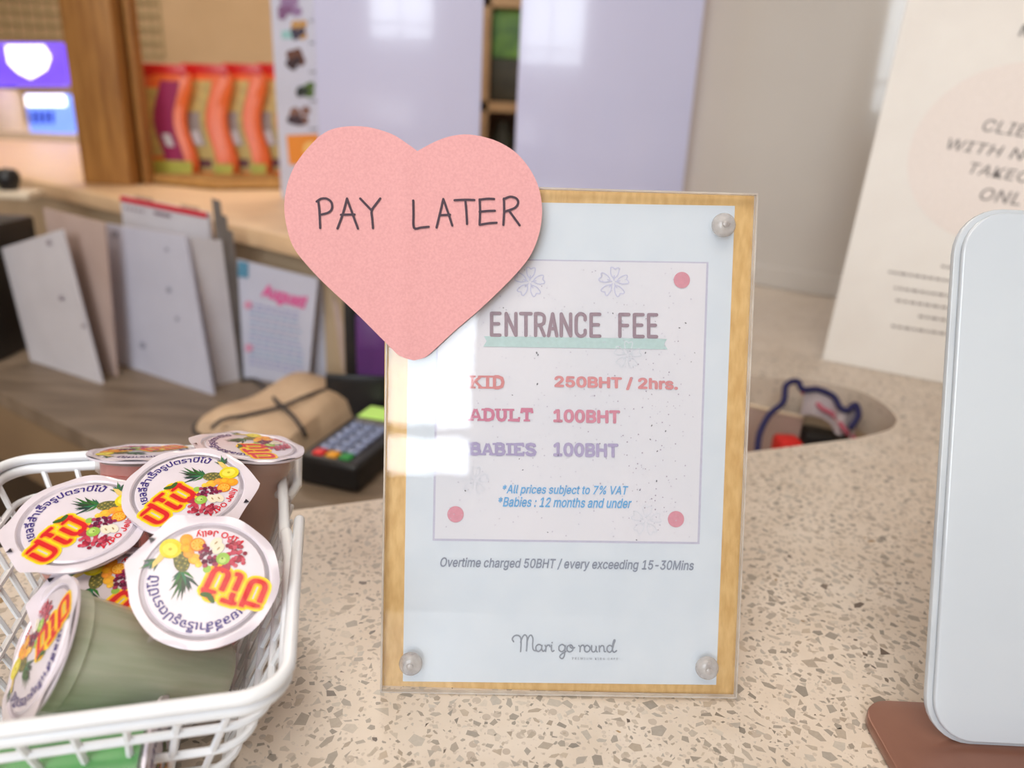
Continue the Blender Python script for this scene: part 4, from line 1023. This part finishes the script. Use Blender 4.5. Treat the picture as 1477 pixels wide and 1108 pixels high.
def bent(mb, s, a0, a1, rmid, h, l, outward=True, off=.0):
    """text bent on an arc; a0 start angle, a1 end angle (clockwise when a0 > a1)"""
    vs, fs = text_mesh(s, off); x0, y0, x1, y1 = bbox(vs); out = []
    for x, y in vs:
        u = (x - x0) / (x1 - x0); v = (y - y0) / (y1 - y0) - .5
        a = math.radians(a0 + (a1 - a0) * u); r = rmid + (v if a0 > a1 else -v) * h
        out.append(lf(l)(r * math.cos(a), r * math.sin(a)))
    mb.add(out, fs, NC[0])
def art():
    mb = MB(up=V((0, 0, 1))); rnd = random.Random(5)
    # fruit group: two pineapples, a cut half, oranges, grapes, apples
    def spikes(cx_, cy_, dirs, l0, l1, w_, col, lv):
        for k, a in enumerate(dirs):
            mb.color(tuple(min(255, c * rnd.uniform(.75, 1.25)) for c in col)); L_ = rnd.uniform(l0, l1); a = math.radians(a + rnd.uniform(-5, 5))
            tx_, ty_ = cx_ + L_ * math.cos(a), cy_ + L_ * math.sin(a); mx_, my_ = cx_ + L_ * .45 * math.cos(a + .12), cy_ + L_ * .45 * math.sin(a + .12)
            nx_, ny_ = -math.sin(a) * w_, math.cos(a) * w_
            f = lf(lv + k * .000002)
            mb.poly([f(cx_ - nx_ * .6, cy_ - ny_ * .6), f(mx_ - nx_, my_ - ny_), f(tx_, ty_), f(mx_ + nx_, my_ + ny_), f(cx_ + nx_ * .6, cy_ + ny_ * .6)])
    # pineapple body 1 (crown to the left)
    spikes(.22, .34, [150, 160, 170, 178, 186, 195, 140, 205, 128], .30, .46, .028, (40, 84, 52), .00002)
    spikes(.30, .33, [110, 125, 140, 215, 165, 180], .18, .30, .026, (52, 104, 66), .00005)
    mb.color((112, 110, 62)); disc(mb, (.46, .27), .20, lf(.00008), 20, .13, -.15)
    for i in range(7):
        for j in range(4):
            x, y = .30 + i * .052, .18 + j * .055 + (i % 2) * .02
            if (x - .46) ** 2 / .034 + (y - .27) ** 2 / .013 < 1: mb.color((176, 160, 84) if (i + j) % 2 else (84, 92, 60)); disc(mb, (x, y), .017, lf(.0001), 6)
    # pineapple 2 crown up, cut half
    spikes(.66, .62, [120, 105, 92, 80, 135, 150, 68], .20, .32, .024, (52, 96, 76), .00003)
    mb.color((226, 196, 116)); mb.poly([lf(.00008)(*p) for p in ((.52, .74), (.62, .70), (.76, .52), (.70, .42), (.60, .56))])
    mb.color((226, 208, 36)); disc(mb, (.76, .36), .19, lf(.00011), 22, .18, .4)
    mb.color((240, 226, 84)); disc(mb, (.75, .37), .13, lf(.00013), 18, .11, .4)
    mb.color((200, 180, 40)); disc(mb, (.75, .37), .03, lf(.00015), 10)
    for (x, y, r, c) in ((.42, .07, .10, (240, 176, 60)), (.56, .12, .09, (238, 150, 60)), (.68, .12, .10, (244, 168, 40)), (.82, .08, .11, (240, 158, 40)), (.30, .04, .06, (238, 190, 70))):
        mb.color(c); disc(mb, (x, y), r, lf(.00012), 16); mb.color(tuple(min(255, v * 1.1) for v in c)); disc(mb, (x - .02, y + .02), r * .5, lf(.00014), 12)
    mb.color((226, 130, 24)); disc(mb, (.66, -.06), .13, lf(.00016), 20); mb.color((248, 190, 80)); disc(mb, (.66, -.06), .105, lf(.00018), 20)
    mb.color((240, 156, 36))
    for k in range(8):
        a = k * PI / 4 + .2; mb.poly([lf(.0002)(.66 + .02 * math.cos(a), -.06 + .02 * math.sin(a)), lf(.0002)(.66 + .09 * math.cos(a - .25), -.06 + .09 * math.sin(a - .25)), lf(.0002)(.66 + .09 * math.cos(a + .25), -.06 + .09 * math.sin(a + .25))])
    for k in range(34):
        a = rnd.uniform(0, 6.28); q = rnd.random() ** .5; x = .36 + .24 * q * math.cos(a); y = -.14 + .13 * q * math.sin(a)
        mb.color(rnd.choice(((120, 30, 70), (150, 44, 84), (96, 24, 60), (168, 60, 90)))); disc(mb, (x, y), .038, lf(.00014 + k * 1e-6), 9)
    for k in range(44):
        a = rnd.uniform(0, 6.28); q = rnd.random() ** .5; x = .28 + .27 * q * math.cos(a); y = -.58 + .17 * q * math.sin(a)
        mb.color(rnd.choice(((170, 40, 64), (190, 60, 84), (140, 34, 60), (200, 84, 104)))); disc(mb, (x, y), .040, lf(.00014 + k * 1e-6), 9)
    for k in range(12): mb.color((176, 44, 74)); disc(mb, (.06 + rnd.uniform(-.05, .07), -.30 + rnd.uniform(-.12, .1)), .040, lf(.00015), 9)
    mb.color((150, 190, 80)); disc(mb, (.24, -.36), .115, lf(.0002), 18); mb.color((190, 216, 120)); disc(mb, (.22, -.34), .06, lf(.00022), 12); mb.color((90, 110, 50)); disc(mb, (.25, -.35), .018, lf(.00024), 8)
    mb.color((150, 190, 80)); disc(mb, (.16, -.06), .07, lf(.00013), 12)
    for x in (.45, .57): mb.color((232, 222, 200)); disc(mb, (x, -.35), .085, lf(.0002), 16, .12, .5); mb.color((176, 150, 110)); disc(mb, (x, -.35), .015, lf(.00022), 8, .04, .5)
    # arched navy words, red words, pull mark
    mb.color((62, 48, 128)); bent(mb, 'เยลลี่สำเร็จรูปตราปีโป้', 203, 62, .82, .24, .00004, off=.012)
    mb.color((214, 30, 50)); bent(mb, 'PIPO Jelly', -62, -6, .86, .15, .00004, off=.02)
    # logo word, red on yellow on the slant
    ang = math.radians(48); ca, sa = math.cos(ang), math.sin(ang)
    for off, col, l, sc_ in ((.078, (250, 214, 30), .00006, 1), (.046, (250, 160, 40), .0001, 1), (.016, (214, 36, 40), .00014, 1)):
        v0, _ = text_mesh('ปีโป้', 0.0); vs, fs = text_mesh('ปีโป้', off); x0, y0, x1, y1 = bbox(v0); W_, H_ = 1.0, .56; out = []
        for x, y in vs:
            u = ((x - x0) / (x1 - x0) - .5) * W_; v = ((y - y0) / (y1 - y0) - .5) * H_
            out.append(lf(l)(-.36 + u * ca - v * sa, -.36 + u * sa + v * ca))
        mb.color(col).add(out, fs, NC[0])
    mb.color((60, 96, 40))
    for (x, y, a) in ((-.27, .10, 1.0), (-.36, .05, .2)): disc(mb, (x, y), .10, lf(.00018), 12, .045, a)
    return mb
ART = art()
def cup_frame(px, py, depth, ratio, phi, roll):
    """lid centre at a pixel and depth; ratio = apparent minor/major; phi = image direction the lid faces (deg, 90 = up)"""
    c = PD(px, py, depth); view = ray(px, py)
    right = c2w((1, 0, 0)); right = (right - view * right.dot(view)).normalized(); up_ = right.cross(view)
    ph = math.radians(phi); d2 = right * math.cos(ph) + up_ * math.sin(ph); s_ = math.sqrt(max(0, 1 - ratio * ratio))
    n = (d2 * s_ - view * ratio).normalized()
    x = (right - n * right.dot(n)).normalized(); y = n.cross(x)
    rl = math.radians(roll); xa = x * math.cos(rl) + y * math.sin(rl); ya_ = n.cross(xa)
    return c, xa, ya_, n
LBODY = .056
body_me = {}
def cup(px, py, depth, ratio, phi, roll, tau, jelly, label, shell='cup', L_=LBODY, pull=True):
    c, xa, ya_, n = cup_frame(px, py, depth, ratio, phi, roll)
    t = bpy.data.objects.new('jelly_cup', None); C.objects.link(t); t['_local'] = 1; t.empty_display_size = .02
    t.matrix_world = Matrix(((xa.x, ya_.x, n.x, c.x), (xa.y, ya_.y, n.y, c.y), (xa.z, ya_.z, n.z, c.z), (0, 0, 0, 1)))
    tag(t, label, 'jelly cup', 'jelly cups in the white basket')
    lid = lid_shape(math.radians(tau)).build('lid', M_['film'], t, True)
    m2 = MB(); m2.v = ART.v; m2.f = ART.f; m2.c = ART.c
    if 'art' in body_me:
        o = bpy.data.objects.new('fruit_print', body_me['art']); C.objects.link(o); o.parent = lid
    else:
        o = m2.build('fruit_print', M_['gloss_ink'], lid); body_me['art'] = o.data
    ta = math.radians(tau); u_ = V((math.cos(ta), math.sin(ta), 0)); w2 = V((-u_.y, u_.x, 0)); z_ = V((0, 0, .0009))
    mk = MB(up=V((0, 0, 1))).color((40, 36, 50)); mk.poly([u_ * RF * 1.04 + z_, u_ * RF * .96 + w2 * .0013 + z_, u_ * RF * .96 - w2 * .0013 + z_]); mk.build('pull_mark', M_['gloss_ink'], lid)
    R1 = RA * 1.02; R2 = .0148
    def pr(r): return [(R1, -.0015), (R1, -.0085), (R1 - .0012, -.0092), (R1 - .0014, -.010), (R2 + .0012, -L_ + .003), (R2 - .001, -L_), (0, -L_)]
    MB().lathe([(RF * .985, -.0004), (RF * .985, -.0016), (R1, -.0018), (R1 - .0006, -.0008), (RF * .985, -.0004)], 48, None).build('flange', M_['film'], t, True)
    MB().lathe(pr(0), 40).build('cup_wall', M_[shell], t, True)
    MB().lathe([(0, -.004), (R1 - .002, -.004), (R1 - .0024, -.011), (R2 + .0002, -L_ + .004), (0, -L_ + .002)], 32).build('jelly', jelly, t, True)
    return t
cup(116, 752, .318, .70, 110, 0, 205, M_['jelly_red'], 'jelly cup with its pale lid facing up at the left side of the basket', )
cup(272, 706, .337, .70, 100, 0, -25, M_['jelly_red'], 'jelly cup in the middle of the heap with a lilac lid and pointed tab')
cup(298, 836, .292, .93, 95, 113, 30, M_['jelly_red'], 'front jelly cup with the wrinkled shiny lid printed upside down')
cup(160, 866, .299, .78, 112, 90, 60, M_['jelly_clear'], 'jelly cup half hidden under the tipped green one')
cup(57, 936, .276, .28, 171, 150, 100, M_['jelly_green'], 'jelly cup tipped on its side showing a cloudy green body', 'cup_green', .070)
cup(208, 652, .398, .16, 92, 170, 180, M_['jelly_red'], 'jelly cup with red jelly at the back rim of the basket, lid seen edge-on')
cup(361, 643, .388, .27, 85, 60, 135, M_['jelly_pink'], 'jelly cup with pale pinkish body at the back corner of the basket')
cup(228, 1116, .278, .15, 4, 20, 200, M_['jelly_bright'], 'jelly cup with bright green jelly lying on the bottom of the basket', 'cup_clear', .062)

for o in bpy.data.objects:
    for k in ('_org', '_local'):
        if k in o.keys(): del o[k]
